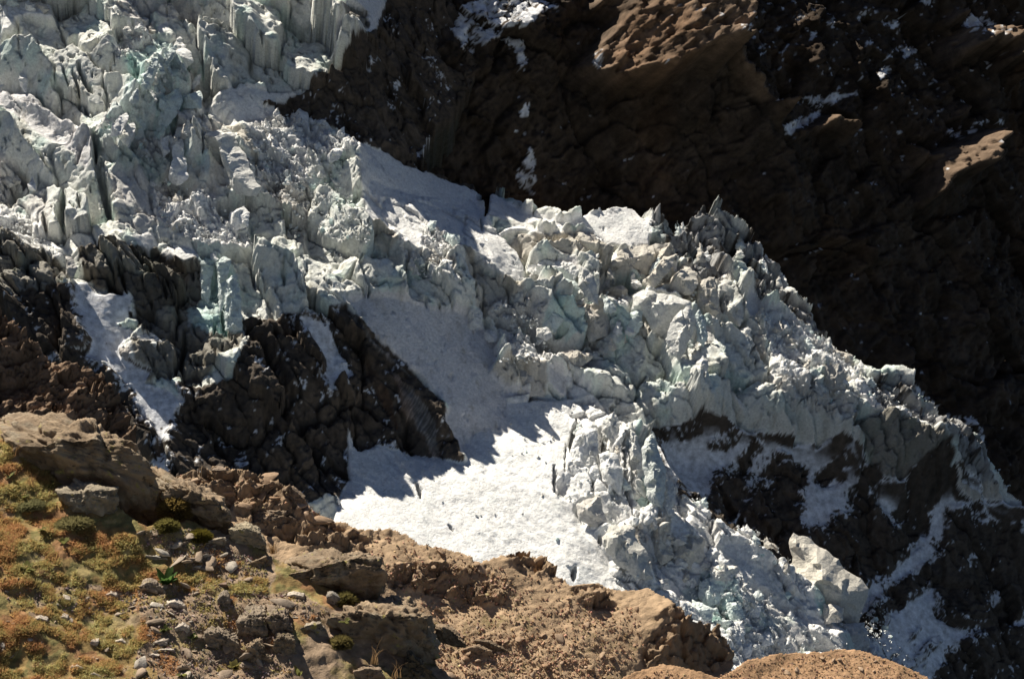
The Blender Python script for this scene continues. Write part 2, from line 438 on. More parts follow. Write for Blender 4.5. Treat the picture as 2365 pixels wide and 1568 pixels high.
snow = ss(0.46, 0.54, dens + 0.42 * n3 + 0.22 * n2 - 0.10 * np.clip(gvv, -1, 1) - 0.5 * ss(1.5, 2.6, np.hypot(gvv, np.gradient(s.h, s.step, axis=1))))[..., None]
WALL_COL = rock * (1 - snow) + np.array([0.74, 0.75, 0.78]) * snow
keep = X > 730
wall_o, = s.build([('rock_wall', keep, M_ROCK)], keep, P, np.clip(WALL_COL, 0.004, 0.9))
tag(wall_o, 'dark volcanic rock wall with snow streaks behind the glacier', None, None, 'structure')
# ------------------------------------------------------------------ icefall, rock buttress and snowy rock slope
M_ICE = material('glacier_ice', rough=0.6, spec=0.3, nscale=1.6, namp=0.26, bump=1.0, bdist=0.45, fine=1.7, speck=[((.36, .34, .31), 0.55, .60, .80), ((.22, .20, .18), 1.9, .66, .78)])
M_ROCK2 = material('wet_dark_rock', rough=0.8, spec=0.3, nscale=0.6, namp=0.5, bump=0.8, bdist=0.4, fine=1.6)
MID = Relief((1180, 700), 400, 39, 13, (-150, -300, 2480, 1700), 0.29, 62)
#        steep aspect  f10  f4   f1.4 rough  colour
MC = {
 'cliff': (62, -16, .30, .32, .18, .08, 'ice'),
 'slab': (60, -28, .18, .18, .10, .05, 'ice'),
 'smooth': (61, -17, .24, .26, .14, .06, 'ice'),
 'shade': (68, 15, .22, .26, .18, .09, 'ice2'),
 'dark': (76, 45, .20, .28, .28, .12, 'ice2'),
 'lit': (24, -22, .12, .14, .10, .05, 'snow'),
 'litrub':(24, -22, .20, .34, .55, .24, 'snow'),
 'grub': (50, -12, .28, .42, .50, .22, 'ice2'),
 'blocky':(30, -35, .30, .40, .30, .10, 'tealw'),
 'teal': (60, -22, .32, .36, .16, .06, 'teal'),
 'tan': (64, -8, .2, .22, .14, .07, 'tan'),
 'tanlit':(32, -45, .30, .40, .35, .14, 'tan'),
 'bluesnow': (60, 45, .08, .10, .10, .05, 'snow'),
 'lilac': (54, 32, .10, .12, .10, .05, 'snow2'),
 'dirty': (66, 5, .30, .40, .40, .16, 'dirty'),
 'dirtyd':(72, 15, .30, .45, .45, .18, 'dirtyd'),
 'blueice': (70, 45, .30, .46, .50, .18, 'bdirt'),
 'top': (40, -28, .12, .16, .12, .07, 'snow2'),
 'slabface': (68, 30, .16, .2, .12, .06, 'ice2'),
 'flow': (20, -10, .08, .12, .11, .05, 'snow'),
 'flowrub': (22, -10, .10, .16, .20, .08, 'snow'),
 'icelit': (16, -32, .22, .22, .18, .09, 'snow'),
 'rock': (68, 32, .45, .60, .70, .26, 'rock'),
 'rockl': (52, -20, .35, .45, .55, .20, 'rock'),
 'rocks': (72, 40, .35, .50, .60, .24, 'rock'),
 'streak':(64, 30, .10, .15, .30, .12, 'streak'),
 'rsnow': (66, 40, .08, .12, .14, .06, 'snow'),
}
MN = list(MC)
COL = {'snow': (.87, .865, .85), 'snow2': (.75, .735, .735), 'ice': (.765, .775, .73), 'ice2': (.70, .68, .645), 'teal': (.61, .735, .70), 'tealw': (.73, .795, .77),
       'tan': (.62, .58, .51), 'dirty': (.30, .28, .24), 'dirtyd': (.13, .115, .095), 'rock': (.072, .056, .042), 'streak': (.16, .15, .14), 'bdirt': (.40, .40, .40)}  # last grey is debris plus painted shade for the icefall's right edge
SKYLINE = np.concatenate([T('F -400,2100 -400,-400 1160,-400 1140,60 1090,200 1040,280 985,320 975,388 1000,397 1060,412 1112,424 1118,470 1124,490 1130,470 1140,430 1200,462 1300,496 1360,490 1400,481 1440,473 1480,492 1500,482 1530,500 1560,512 1600,492 1640,485 1680,512 1750,570 1800,622 1830,682 1900,742 1960,800 1990,832 2010,852 2060,862 2110,890 2200,962 2280,1002 2310,1062 2365,1112 2420,1140 2700,1300 2700,2100')])
MR = []
def R_(c, s_): MR.append((c, T(s_)))
# upper left icefall
R_('lit', 'A 0,20 60,-20 330,-20 350,110 180,90 100,110 60,140 0,110')
R_('lit', 'A 0,100 100,95 110,130 50,190 0,240')
R_('slab', 'A -300,-100 0,200 60,190 110,140 480,100 560,250 800,480 780,600 700,780 590,830 420,720 300,680 130,560 0,540 -300,500')
R_('shade', 'A 780,130 900,180 1100,150 1250,100 1350,0 1350,-300 720,-300 720,20')
R_('litrub', 'A 790,190 970,170 980,220 860,290 790,380 740,430 720,350')
R_('lit', 'A 1010,150 1060,130 1070,200 1000,200')
R_('lit', 'A 690,0 800,-20 860,0 740,30')
R_('teal', 'A 800,400 1000,230 1120,290 980,400 900,560 830,560')
R_('smooth', 'A 1250,100 1400,-200 2100,-300 2250,-100 2150,100 2100,300 1990,520 1800,580 1500,540 1300,600 1260,430 1180,330')
R_('bluesnow', 'A 1300,600 1500,540 1800,580 1900,560 1830,700 1640,760 1500,800 1360,700')
R_('bluesnow', 'A 2000,520 2100,330 2230,230 2400,200 2480,60 2400,-100 2600,-300 2200,-300 2190,100 2110,300')
R_('rocks', 'F 600,238 656,235 720,190 800,140 870,60 885,20 1040,-400 1200,-400 1100,450 960,384 900,364 824,330 790,305 745,290 705,280 662,262')
R_('dirty', 'B 0,50 90,10 180,60 200,150 160,200 60,190 20,120')
# pinnacle group
R_('blocky', 'A 600,880 700,760 850,600 980,480 1100,400 1180,380 1200,540 1130,600 1000,640 970,740 850,850 760,960 680,920')
R_('dark', 'A 1190,390 1250,400 1290,560 1300,700 1370,720 1380,810 1300,800 1280,640 1210,560')
R_('teal', 'A 980,740 1010,640 1130,560 1160,640 1110,740 1010,860 960,880')
R_('icelit', 'A 1160,610 1270,580 1280,680 1180,690')
R_('shade', 'A 1120,690 1180,690 1290,690 1290,760 1220,760 1100,850 1040,850')
R_('grub', 'A 850,860 980,850 1060,940 1150,850 1160,1000 1060,1100 900,1010')
R_('smooth', 'A 1200,900 1220,760 1290,760 1300,950 1330,1150 1190,1180')
R_('smooth', 'A 1290,830 1400,870 1480,860 1560,970 1600,1090 1650,1190 1640,1220 1500,1210 1440,1100 1400,980 1310,950')
R_('lit', 'A 1290,830 1400,820 1470,850 1480,880 1400,885 1310,860')
R_('dark', 'A 1310,960 1400,1000 1450,1160 1440,1250 1330,1150')
R_('smooth', 'A 1080,1130 1100,1010 1150,860 1170,950 1190,1130 1140,1160')
R_('grub', 'A 960,1090 1060,1100 1080,1180 960,1200 930,1130')
# left lower ridge
R_('shade', 'A -300,960 0,960 100,1040 200,1180 300,1270 340,1400 270,1450 200,1400 110,1300 0,1280 -300,1250')
R_('top', 'A -300,480 0,560 130,590 300,690 440,780 560,860 600,900 560,1080 470,1050 400,960 250,880 100,760 0,690 -300,600')
R_('smooth', 'A -300,600 0,690 250,880 400,970 560,1090 600,1200 640,1310 810,1420 700,1470 600,1600 440,1500 430,1400 300,1270 200,1180 100,1040 0,960 -300,900')
R_('slabface', 'A 700,1060 750,1010 860,1030 920,1090 960,1250 1000,1420 850,1490 740,1380 720,1330')
R_('icelit', 'A -200,1320 0,1320 110,1300 200,1400 340,1530 330,1600 -200,1600')
R_('teal', 'A 60,1370 120,1310 180,1370 160,1430 90,1420')
# bowl, rubble ridge
R_('litrub', 'A 960,1200 1200,1180 1370,1240 1360,1370 1450,1330 1580,1350 1600,1560 1230,1560 1100,1470 1000,1400')
R_('shade', 'A 1200,1180 1340,1150 1450,1250 1370,1240')
R_('grub', 'A 1650,1010 1850,1180 2060,1060 2200,1080 2300,1330 2365,1548 1900,1548 1700,1300 1560,1060')
R_('litrub', 'A 1540,790 1640,770 1850,720 1900,740 2060,780 2130,860 2200,860 2260,900 2260,950 2180,1020 2060,1060 2000,1140 1850,1180 1700,1110 1640,1010 1570,870')
R_('slabface', 'A 2270,900 2260,960 2200,1080 2240,1200 2365,1450 2420,1500 2365,1340 2290,1080')
R_('tan', 'A 1340,700 1400,740 1500,800 1570,880 1640,1010 1560,980 1500,870')
# lower left
R_('icelit', 'D -200,-60 0,-60 230,0 300,100 410,190 400,250 350,260 270,200 130,200 80,130 0,90 -200,60')
R_('dirty', 'D -200,100 0,110 130,200 350,260 420,300 420,440 300,480 200,480 0,560 -200,600')
R_('rock', 'D -200,580 0,560 200,480 420,450 480,440 560,400 620,500 500,700 570,790 530,860 450,900 560,920 700,970 820,1080 880,1200 1000,1400 980,1600 -200,1600')
R_('dirtyd', 'D 480,200 700,180 870,190 1000,200 1160,300 1180,560 960,660 940,780 880,720 860,640 840,500 720,470 600,420 530,330')
R_('dirty', 'D 550,260 700,190 860,250 960,400 880,420 740,330 600,330')
R_('rsnow', 'D 470,440 560,400 620,500 740,470 840,520 830,640 740,700 880,720 840,760 760,850 800,910 860,950 970,1000 920,1070 1050,1100 1150,1180 1100,1300 1060,1400 1040,1600 980,1600 1000,1400 880,1200 820,1080 700,970 640,930 560,920 470,900 540,860 570,790 500,700 480,600')
R_('bluesnow', 'D 830,110 960,90 1000,180 940,230 860,160')
R_('lit', 'D 1010,200 1180,190 1280,250 1160,290 1060,250')
R_('dirty', 'D 1180,560 1200,760 1140,900 1100,1010 920,1070 970,1000 850,950 830,790 960,780 950,640 1060,570 1130,560')
R_('icelit', 'D 840,800 960,755 1110,790 1060,815 920,815')
R_('dirty', 'D 1160,300 1250,260 1290,330 1300,500 1180,560')
R_('teal', 'D 1250,260 1380,240 1470,270 1510,370 1530,560 1540,720 1440,750 1360,740 1200,640 1180,560 1300,500 1280,330')
R_('icelit', 'D 760,840 830,820 840,900 780,910')
R_('dirty', 'D 1200,640 1360,740 1540,740 1530,850 1350,950 1240,1050 1110,1040 1140,900')
# central cliff is the base class; rock buttress
R_('rock', 'D 1530,640 1640,610 1790,590 1900,620 2000,640 2120,620 2160,590 2365,750 2600,960 2790,1180 2850,1280 2940,1600 2980,1700 2365,1800 1040,1800 1060,1400 1100,1300 1150,1200 1110,1050 1240,1060 1480,1040 1530,900 1580,800')
R_('rockl', 'D 1540,660 1680,660 1780,720 1740,860 1840,980 1880,1100 1760,1000 1680,880 1560,760')
R_('rsnow', 'D 1870,620 2110,690 2140,850 2140,950 2230,940 2230,1000 2150,1050 2110,1120 2050,1030 2050,920 1960,760')
R_('rockl', 'E 60,650 170,760 210,850 260,900 260,960 170,960 150,900 60,740')
R_('rockl', 'E 165,960 230,980 330,1130 390,1330 300,1200')
R_('streak', 'E 290,930 400,1050 520,1180 600,1320 640,1560 590,1560 540,1400 440,1290 400,1200 380,1090')
R_('streak', 'E 20,590 170,730 320,880 480,1030 440,1020 300,900 120,730')
# plateau
R_('lit', 'E 170,0 120,-400 560,-300 620,-200 930,-130 1000,0 1150,130 1180,230 1200,290 1180,340 1350,470 1180,460 1050,390 900,260 790,190 720,250 640,270 480,200 380,180 320,90 230,70')
R_('bluesnow', 'B 100,880 280,960 450,1050 700,1120 900,1165 915,1350 820,1290 600,1210 400,1190 180,1110 130,1000')
R_('bluesnow', 'B 950,1190 1000,1165 1200,1280 1450,1360 1700,1320 1850,1290 1950,1380 2100,1400 2150,1560 1950,1560 1700,1540 1400,1440 1250,1385 960,1380')
R_('slabface', 'B 950,1330 1200,1370 1450,1370 1230,1390 1000,1390')
R_('lit', 'B 1590,1490 1700,1500 1800,1548 1650,1548')
R_('smooth', 'E -200,-400 120,-400 140,-100 180,0 240,80 330,100 400,190 480,220 560,260 520,330 440,300 330,430 180,500 0,520 -200,480')
R_('tan', 'E 150,30 230,60 330,100 390,180 300,200 200,120')
R_('litrub', 'E 540,60 600,20 640,80 760,140 720,240 640,270 520,200')
R_('tan', 'E 790,200 860,240 960,340 1150,450 1160,500 1000,560 940,640 860,600 870,460 800,330')
R_('grub', 'E 380,190 480,220 640,280 740,330 720,420 540,380 440,300')
R_('cliff', 'E 380,360 560,400 700,380 780,560 640,590 560,560 430,520 240,480 330,430')
R_('icelit', 'E 510,400 620,350 640,370 560,420')
R_('lilac', 'E 20,540 250,500 430,530 640,600 820,610 900,700 1000,800 1000,930 960,1000 1060,1100 1330,1150 1440,1150 1060,1170 1090,1300 1050,1380 940,1400 800,1560 760,1500 670,1280 700,1220 500,1000 330,860 150,680')
R_('grub', 'E 920,640 1000,540 1160,500 1300,600 1260,720 1100,700 1020,680')
R_('litrub', 'E 1000,900 1080,760 1220,740 1390,860 1390,930 1300,940 1140,930 1000,930')
R_('tan', 'E 960,1000 1080,950 1240,930 1310,950 1320,1060 1310,1130 1060,1100')
R_('lilac', 'E 1330,950 1410,970 1450,1060 1450,1140 1400,1150 1330,1060')
R_('lit', 'E 1430,970 1560,1070 1640,1130 1640,1160 1460,1150 1450,1060')
# right icefall
R_('cliff', 'E 1400,960 1540,1000 1640,860 1850,780 2080,780 2110,920 2365,880 2400,1420 2130,1340 1930,1350 1850,1400 1740,1230 1640,1130 1560,1060')
R_('shade', 'E 1400,860 1500,830 1620,880 1600,960 1500,1000 1400,960')
R_('teal', 'E 1290,700 1320,610 1370,540 1450,560 1530,660 1570,770 1450,790 1370,730')
R_('tan', 'E 1460,560 1560,550 1680,590 1720,660 1700,740 1590,790 1540,680')
R_('teal', 'E 1460,560 1520,560 1560,650 1580,770 1540,690')
R_('lit', 'E 1360,540 1450,530 1560,545 1660,580 1560,570 1450,565')
R_('teal', 'E 1330,400 1400,390 1500,410 1540,460 1480,520 1380,460')
R_('lit', 'E 1330,395 1400,385 1500,408 1400,402')
R_('teal', 'E 1480,480 1530,450 1600,500 1640,560 1580,560 1500,530')
R_('top', 'E 1190,330 1290,280 1480,290 1520,340 1500,400 1370,390')
R_('lit', 'E 1190,320 1290,275 1480,285 1400,300 1280,300')
R_('tan', 'E 1080,110 1130,60 1340,80 1370,110 1300,200 1170,180')
R_('tan', 'E 1370,110 1560,150 1700,170 1790,180 1740,210 1640,210 1590,280 1440,270 1310,220')
R_('lit', 'E 1000,20 1180,15 1350,80 1480,125 1700,165 1560,155 1370,105 1180,45 1010,50')
R_('cliff', 'E 1520,300 1580,330 1660,420 1680,540 1600,500 1530,450')
R_('tanlit', 'E 1590,310 1620,200 1700,220 1730,290 1680,360')
R_('tan', 'E 1740,290 1790,220 1900,200 2100,170 2120,190 2030,310 1960,370 1900,330 1840,330')
R_('lit', 'E 1740,260 1790,215 1900,190 1910,215 1820,240')
R_('tanlit', 'E 1660,400 1840,380 1850,470 1700,470')
R_('tanlit', 'E 1930,410 2000,340 2060,260 2130,190 2150,240 2100,340 2000,460')
R_('tanlit', 'E 2000,460 2100,400 2200,310 2260,350 2290,430 2240,560 2200,480')
R_('smooth', 'E 1860,500 1950,470 2090,500 2230,540 2240,570 2120,650 2090,740 2000,740 1960,600 1940,560')
R_('lit', 'E 1860,490 1950,462 2090,490 2230,530 2200,545 2080,515 1950,500 1880,510')
R_('teal', 'E 1760,580 1850,600 1940,600 1890,700 1850,790 1770,740 1740,650')
R_('icelit', 'E 1690,480 1860,480 1850,560 1760,580 1680,540')
R_('cliff', 'E 2100,700 2150,620 2230,560 2270,640 2240,760 2160,900 2120,870')
R_('teal', 'E 2270,600 2310,640 2340,760 2290,800')
R_('shade', 'E 2240,760 2340,740 2365,880 2200,890')
R_('icelit', 'E 2085,710 2140,620 2225,560 2180,640 2110,760')
R_('blueice', 'G 0,-80 80,-120 420,-20 520,80 650,140 750,260 820,300 830,420 900,500 1000,560 1120,640 1200,830 1270,850 1150,800 1100,720 900,640 800,520 700,560 640,430 620,320 490,280 430,420 300,370 200,300 150,190 0,170')
R_('tan', 'G 290,400 410,380 425,600 400,640 330,600')
R_('shade', 'G 425,420 490,300 560,300 540,420 480,580 430,600')
R_('cliff', 'G 490,290 580,280 560,380 500,430')
R_('lilac', 'G 640,430 700,560 720,580 690,640 600,620 590,540')
R_('litrub', 'G 720,580 800,620 920,660 1050,740 1140,760 1150,820 1270,860 1290,940 1330,910 1360,1000 1450,1100 1560,1170 1700,1220 1850,1330 1700,1270 1560,1190 1380,1150 1260,960 1100,930 1000,1000 830,990 760,960 780,860 700,680')
R_('grub', 'G 760,960 830,990 1000,1000 1100,1100 1250,1120 1380,1150 1300,1200 1050,1200 880,1150 800,1060')
R_('tan', 'G 650,840 660,740 700,700 750,850 720,870')
R_('cliff', 'G 370,780 450,760 620,690 640,800 640,870 500,830')
R_('tan', 'G 1090,950 1180,930 1240,980 1230,1100 1140,1120 1090,1040')
R_('blueice', 'G 1290,850 1380,980 1480,990 1660,1080 1830,1210 2100,1290 2200,1500 2380,1700 2000,1500 1900,1400 1850,1330 1700,1220 1560,1170 1450,1100 1360,1000')
R_('dirty', 'G 1300,1200 1560,1200 1700,1270 1900,1400 1930,1560 1500,1560 1400,1380')
R_('icelit', 'G 450,985 490,985 560,1080 640,1160 600,1155 520,1085')
# snowy rock slope at lower right
R_('rsnow', 'G -60,1420 0,1340 130,1320 320,1270 500,1250 700,1310 900,1350 1100,1380 1250,1300 1400,1380 1500,1560 1900,1560 2000,1500 2365,1700 2900,1700 2900,2900 1500,2900 900,2200 200,1800 0,1600')
R_('rocks', 'G 0,1330 130,1320 110,1400 60,1410 10,1370'); R_('rocks', 'G 170,1330 300,1265 335,1310 200,1390')
R_('rocks', 'G 360,1410 480,1350 560,1250 610,1320 550,1410 480,1470 380,1440'); R_('rocks', 'G 620,1440 680,1350 740,1400 680,1450')
R_('rocks', 'J 140,350 250,290 380,270 430,250 500,170 600,110 650,50 700,0 740,30 640,130 620,210 560,280 620,330 600,380 420,410 520,430 640,400 660,300 640,220 760,200 780,100 850,50 920,90 910,170 980,140 1010,210 1000,330 960,440 960,540 1080,560 1160,480 1270,440 1290,300 1360,250 1440,220 1490,250 1480,360 1500,440 1610,450 1690,490 1800,480 1770,620 1600,780 1360,930 1330,890 1130,750 890,610 800,760 640,620 370,500')
R_('rocks', 'J 1030,250 1140,160 1200,150 1260,200 1210,270 1100,310'); R_('rocks', 'J 1180,110 1300,0 1340,90 1240,130'); R_('rocks', 'J 1360,160 1420,70 1520,90 1530,170 1480,220')
R_('rocks', 'J 1690,130 1900,0 1930,130 1900,260 1780,480 1680,490 1600,450 1680,290')
R_('rocks', 'J 1900,420 2160,350 2250,450 2600,500 2600,1000 2300,1150 2090,1130 2040,1160 1940,1120 1860,1080 1830,900 1500,1100 1380,1020 1600,880 1780,760 1900,600')
R_('rocks', 'J 1540,1200 1640,1180 1780,1120 1750,1260 1900,1180 1920,1230 1800,1320 1640,1380 1560,1300'); R_('rocks', 'J 1600,1370 1750,1330 1830,1420 1820,1520 1700,1480')
R_('rocks', 'J 1950,1300 2100,1200 2220,1170 2600,1150 2600,1900 1950,1900 1880,1520 1920,1400')
R_('tanlit', 'J 1970,130 2020,180 2000,230 2050,240 2150,300 2170,350 2080,360 2000,310'); R_('tanlit', 'J 2150,230 2240,190 2340,290 2260,330 2180,300')
# lower tongue
R_('lilac', 'E 680,1240 1090,1200 1100,1380 950,1400 800,1560 740,1440')
R_('flow', 'I 50,-40 120,100 260,60 400,110 560,160 790,190 860,-10 1480,-10 1470,250 1360,390 1500,430 1520,560 1700,650 1750,900 1800,1100 1400,1200 400,1200 -100,700 0,400 60,300')
R_('flowrub', 'I 460,120 790,190 860,40 1100,0 1450,60 1440,250 1360,390 1500,430 1530,600 1700,720 1760,920 1500,950 1200,700 900,680 720,600 560,430')
R_('flow', 'E 1060,1180 1440,1160 1650,1150 1480,1200 1500,1300 1460,1548 1000,1548 940,1400 1090,1380')
R_('flowrub', 'E 1080,1200 1300,1200 1440,1400 1400,1548 860,1548 1000,1400 1090,1370')
R_('icelit', 'E 1480,1200 1640,1140 1740,1240 1820,1380 1850,1548 1460,1548')
R_('icelit', 'I 1360,390 1440,250 1480,-20 1850,-20 1980,-20 2030,100 2080,240 2130,300 2150,380 2330,400 2350,440 2370,510 2480,580 2640,570 2780,690 2810,760 2890,800 3240,1000 3350,1030 3480,1080 3530,1160 3530,1270 3640,1380 3780,1460 3900,1520 3800,1700 2400,1500 1760,950 1700,650 1520,560 1500,430')
R_('teal', 'I 1830,0 1870,0 1900,200 1990,400 1960,500 1880,400 1850,200'); R_('cliff', 'I 1900,80 1990,0 2030,100 2080,240 2060,480 1990,400')
R_('shade', 'I 2000,200 2060,230 2130,300 2140,400 2080,490 2000,420')
R_('smooth', 'I 1520,430 1650,380 1700,560 1640,570 1520,520'); R_('tan', 'I 1680,650 1850,600 1950,720 1990,900 1890,900 1800,840 1700,740')
R_('slabface', 'I 1860,590 1900,560 2000,760 2040,980 1990,960 1940,800')
R_('tan', 'J 20,500 100,520 110,620 80,700 150,760 60,830 30,760 0,640'); R_('tan', 'J 150,680 240,630 330,650 330,780 240,760 230,700 170,760')
R_('lit', 'J 370,780 480,660 620,680 800,850 1000,1000 1170,1160 1210,1230 1100,1170 900,1070 600,880 500,800')
R_('slabface', 'J 590,880 760,980 900,1080 1000,1180 1230,1330 900,1350 700,1290 780,1180 640,1060')
R_('blocky', 'J 200,960 350,830 440,830 540,870 600,1000 590,1250 500,1280 440,1150 300,1060')
R_('litrub', 'J 480,1280 600,1020 700,1080 780,1200 720,1290 900,1350 700,1420 500,1420')
R_('slabface', 'J 1220,1200 1350,1200 1385,1330 1240,1330'); R_('teal', 'J 1040,960 1060,890 1130,900 1200,1060 1110,1080')
R_('litrub', 'J 1350,1030 1480,1080 1530,1160 1530,1280 1400,1300 1360,1180')

# crevasses and slots (dark, deep), then crests: (half width in frame px, depth in m, polyline)
SLOT = [(9, 5, 'A 500,430 530,520 590,620'), (8, 4, 'A 470,520 510,600 560,700'), (5, 3, 'A 390,460 440,570'), (6, 3, 'A 480,620 560,720'), (6, 3, 'A 230,590 280,670'),
 (3, 1.5, 'A 110,200 140,460'), (3, 1.5, 'A 230,230 290,420'), (6, 3, 'A 700,640 720,740'), (5, 3, 'A 440,-40 480,40'), (7, 3, 'A 1640,310 1700,430'), (4, 2, 'A 1790,310 1800,350'),
 (4, 2, 'A 1860,370 1870,430'), (4, 2, 'A 1900,280 1920,330'), (8, 2, 'A 1200,170 1280,80'), (8, 2, 'A 1250,220 1400,210 1450,180'), (14, 5, 'A 1120,690 1090,800 1040,850'),
 (17, 9, 'A 595,900 620,1050 660,1200 710,1320'), (5, 3, 'A 1285,800 1290,1000'), (18, 8, 'A 410,1270 390,1400 400,1500'), (14, 5, 'A 100,1060 210,1160'), (6, 3, 'A 500,1310 520,1400'),
 (9, 4, 'A 270,1380 300,1470 340,1500'), (8, 4, 'A 160,1080 140,1150'), (9, 4, 'A 1060,1170 1020,1200'), (8, 3, 'A 550,940 470,1050'), (7, 3, 'D 1810,210 1855,320'), (10, 4, 'D 2180,430 2260,350'), (5, 2, 'D 2270,410 2320,360'),
 (8, 3, 'D 1790,400 1800,470'), (7, 3, 'D 1640,60 1690,120'), (14, 6, 'D 1170,680 1150,850 1110,990'), (9, 4, 'D 1400,600 1440,740'), (6, 3, 'D 1350,740 1380,640'), (9, 4, 'D 820,200 900,300 1000,420'),
 (10, 4, 'D 1600,330 1640,340'), (7, 3, 'D 750,310 800,480'), (8, 3, 'D 1030,430 1060,520'),
 (9, 4, 'E 20,440 110,350'), (5, 2, 'E 120,400 180,350'), (9, 4, 'E 250,300 320,280'), (8, 3, 'E 230,470 300,420'), (5, 2, 'E 870,420 865,530'), (6, 2.5, 'E 1372,290 1376,390'), (9, 3, 'E 1310,210 1340,130'),
 (13, 6, 'E 1850,340 1850,440'), (14, 5, 'E 1370,740 1440,750'), (6, 3, 'E 1330,780 1330,830'), (10, 4, 'E 1590,790 1620,860'), (9, 3, 'E 1980,940 1910,1030'), (5, 2, 'E 1820,1000 1825,1090'), (7, 3, 'E 1740,1180 1745,1230'),
 (7, 3, 'E 1340,1070 1400,1150'), (11, 6, 'E 1505,1320 1470,1520'), (11, 6, 'E 1705,1370 1690,1490'), (5, 4, 'E 1650,1430 1590,1480 1600,1600 1630,1780 1650,1880'), (10, 6, 'E 1790,1440 1815,1600 1870,1900'),
 (7, 5, 'I 1378,190 1370,370'), (4, 2, 'I 1440,60 1440,230'), (6, 3, 'I 1650,640 1665,700'), (10, 5, 'I 1500,830 1490,920'), (8, 4, 'I 2000,340 1990,440'), (9, 4, 'I 2110,640 2140,750'), (9, 5, 'I 490,300 530,400'), (6, 2, 'I 690,570 730,610'),
 (10, 5, 'G 440,500 460,590'), (6, 3, 'G 650,740 645,850 690,890'), (4, 2, 'G 270,200 270,330'), (5, 2, 'G 220,190 240,260'), (6, 3, 'G 1000,1020 1040,1090'), (8, 3, 'J 930,830 960,900'), (5, 2, 'J 1110,880 1210,1020'),
 (8, 10, 'B 935,1150 940,1300 935,1380'), (4, 3, 'E 905,10 905,80'), (6, 3, 'J 0,620 130,760'), (5, 2, 'J 400,1040 430,960')]
CREST = [(48, 7, 'A 640,900 900,640 1060,460 1150,320'), (46, 5, 'A -100,520 130,600 300,690 560,860 870,1030 980,1380'), (26, 4, 'A 2120,860 2250,960 2260,1100 2330,1400'), (34, -4.5, 'A -100,520 130,560 420,730 620,850'), (34, -4.5, 'A 1210,340 1330,640 1500,800'), (34, -4, 'A 1010,1060 1080,1180 1300,1250'), (34, -4, 'E 900,660 1150,700 1300,800 1560,900 1480,1010'), (26, -3.5, 'E 1600,800 1680,700 1760,640'), (26, 4, 'E 1480,570 1600,560 1700,620'), (26, 4, 'E 1880,490 2050,480 2230,540'), (22, 4, 'E 2000,350 2120,200'), (30, -3.5, 'E 1660,380 1800,360 1920,400'), (24, 4, 'J 480,680 800,850 1180,1180'), (22, -3, 'J 560,900 760,1010 1000,1200'), (26, 4.5, 'I 1560,-60 1620,200'), (22, -4, 'I 1660,-40 1700,200'), (24, 4.5, 'I 1760,0 1850,330'), (20, -4, 'I 1850,0 1900,330'), (24, 4, 'I 1960,0 2060,300'), (30, 4, 'A 1230,760 1240,1050'), (26, 4, 'A 1480,880 1600,1150'), (30, -4, 'D 2100,300 2300,200'), (26, 3.5, 'E 100,60 330,130 480,260'),
 (14, 1.6, 'A 560,860 700,930 870,1030 905,1090'), (12, 1.2, 'A 605,1190 650,1330 800,1420'), (14, 2.5, 'A 980,600 1060,480 1150,400'), (12, 2, 'A 700,800 850,620'),
 (10, 1.6, 'E 500,300 440,330'), (12, 1.5, 'E 790,190 900,270 1150,450'), (10, 1.3, 'E 2090,720 2150,620 2230,560'), (9, 1.4, 'G 1080,880 1070,1090'), (9, 1.2, 'G 450,990 560,1090 630,1160'),
 (12, 2.0, 'D 1290,300 1310,480'), (12, 2.2, 'D 1430,260 1400,480'), (12, 2.0, 'D 1500,350 1530,560'), (9, 1.2, 'I 340,110 430,260 470,300'), (10, 1.5, 'J 600,880 900,1075 1200,1230'),
 (12, 2, 'E 1540,560 1570,660 1590,780'), (10, 1.4, 'A 1230,770 1225,1000'), (12, 1.8, 'A 1400,870 1480,980 1560,1180'), (10, 1.5, 'A 1130,900 1120,1080')]
LIFT = [(8, T('F 1330,1080 1480,1010 1560,1150 1860,1290 2080,1500 2160,1600 1700,1600 1500,1350')), (26, T('F 1540,1230 1700,1230 1880,1300 2090,1500 2200,1720 1620,1720')), (16, T('E 180,-100 560,-250 1000,0 1180,230 1350,470 900,260 480,200')), (-34, T('F 760,180 880,0 1000,-200 1200,-400 1100,380 960,360 830,320')), (-110, T('F 950,40 1030,-150 1240,-500 1220,330 960,300')), (9, T('A 600,880 1150,250 1400,800 1650,1200 1000,1200')), (6, T('A -300,480 560,860 960,1250 800,1450 300,1300 -300,900')), (1, T('A 1540,790 1900,740 2260,900 2200,1250 1700,1100')),
        (-14, T('B 100,880 900,1160 2150,1560 1500,1500 960,1380 150,1050')), (-9, T('E 20,540 640,600 1000,900 1060,1170 800,1548 500,1000')), (7, T('D 1000,200 1500,250 1550,750 1100,1000 850,900')),
        (-26, T('D 480,400 850,500 800,900 1150,1180 1050,1400 900,1200')), (-14, T('B 100,880 900,1160 960,1300 500,1200 180,1100')), (4, T('E 1250,550 1720,560 2300,480 2300,880 1500,850'))]
RAMP = T('F 1480,990 1700,960 1960,975 2050,1070 2200,1075 2365,1110 2700,1250 2700,1950 2100,1950 2150,1500 1930,1310 1760,1200 1620,1120 1530,1040')
s = MID
wu = 1.6 * fbm2(s.gu / 7, s.gv / 7, 3, 5); wv = 1.6 * fbm2(s.gu / 7 + 31, s.gv / 7, 3, 6)
FL = cells((s.gu + wu) / 2.1, (s.gv + 2 * wv) / 9.0, 15)[:2]; LG = cells((s.gu + wu) / 2.6, (s.gv + wv) / 1.5, 17)
FC = [cells((s.gu + wu) / su, (s.gv + wv) / sv, sd)[:2] for su, sv, sd in ((9, 13, 3), (3.6, 4.6, 7), (1.35, 1.35, 11))]
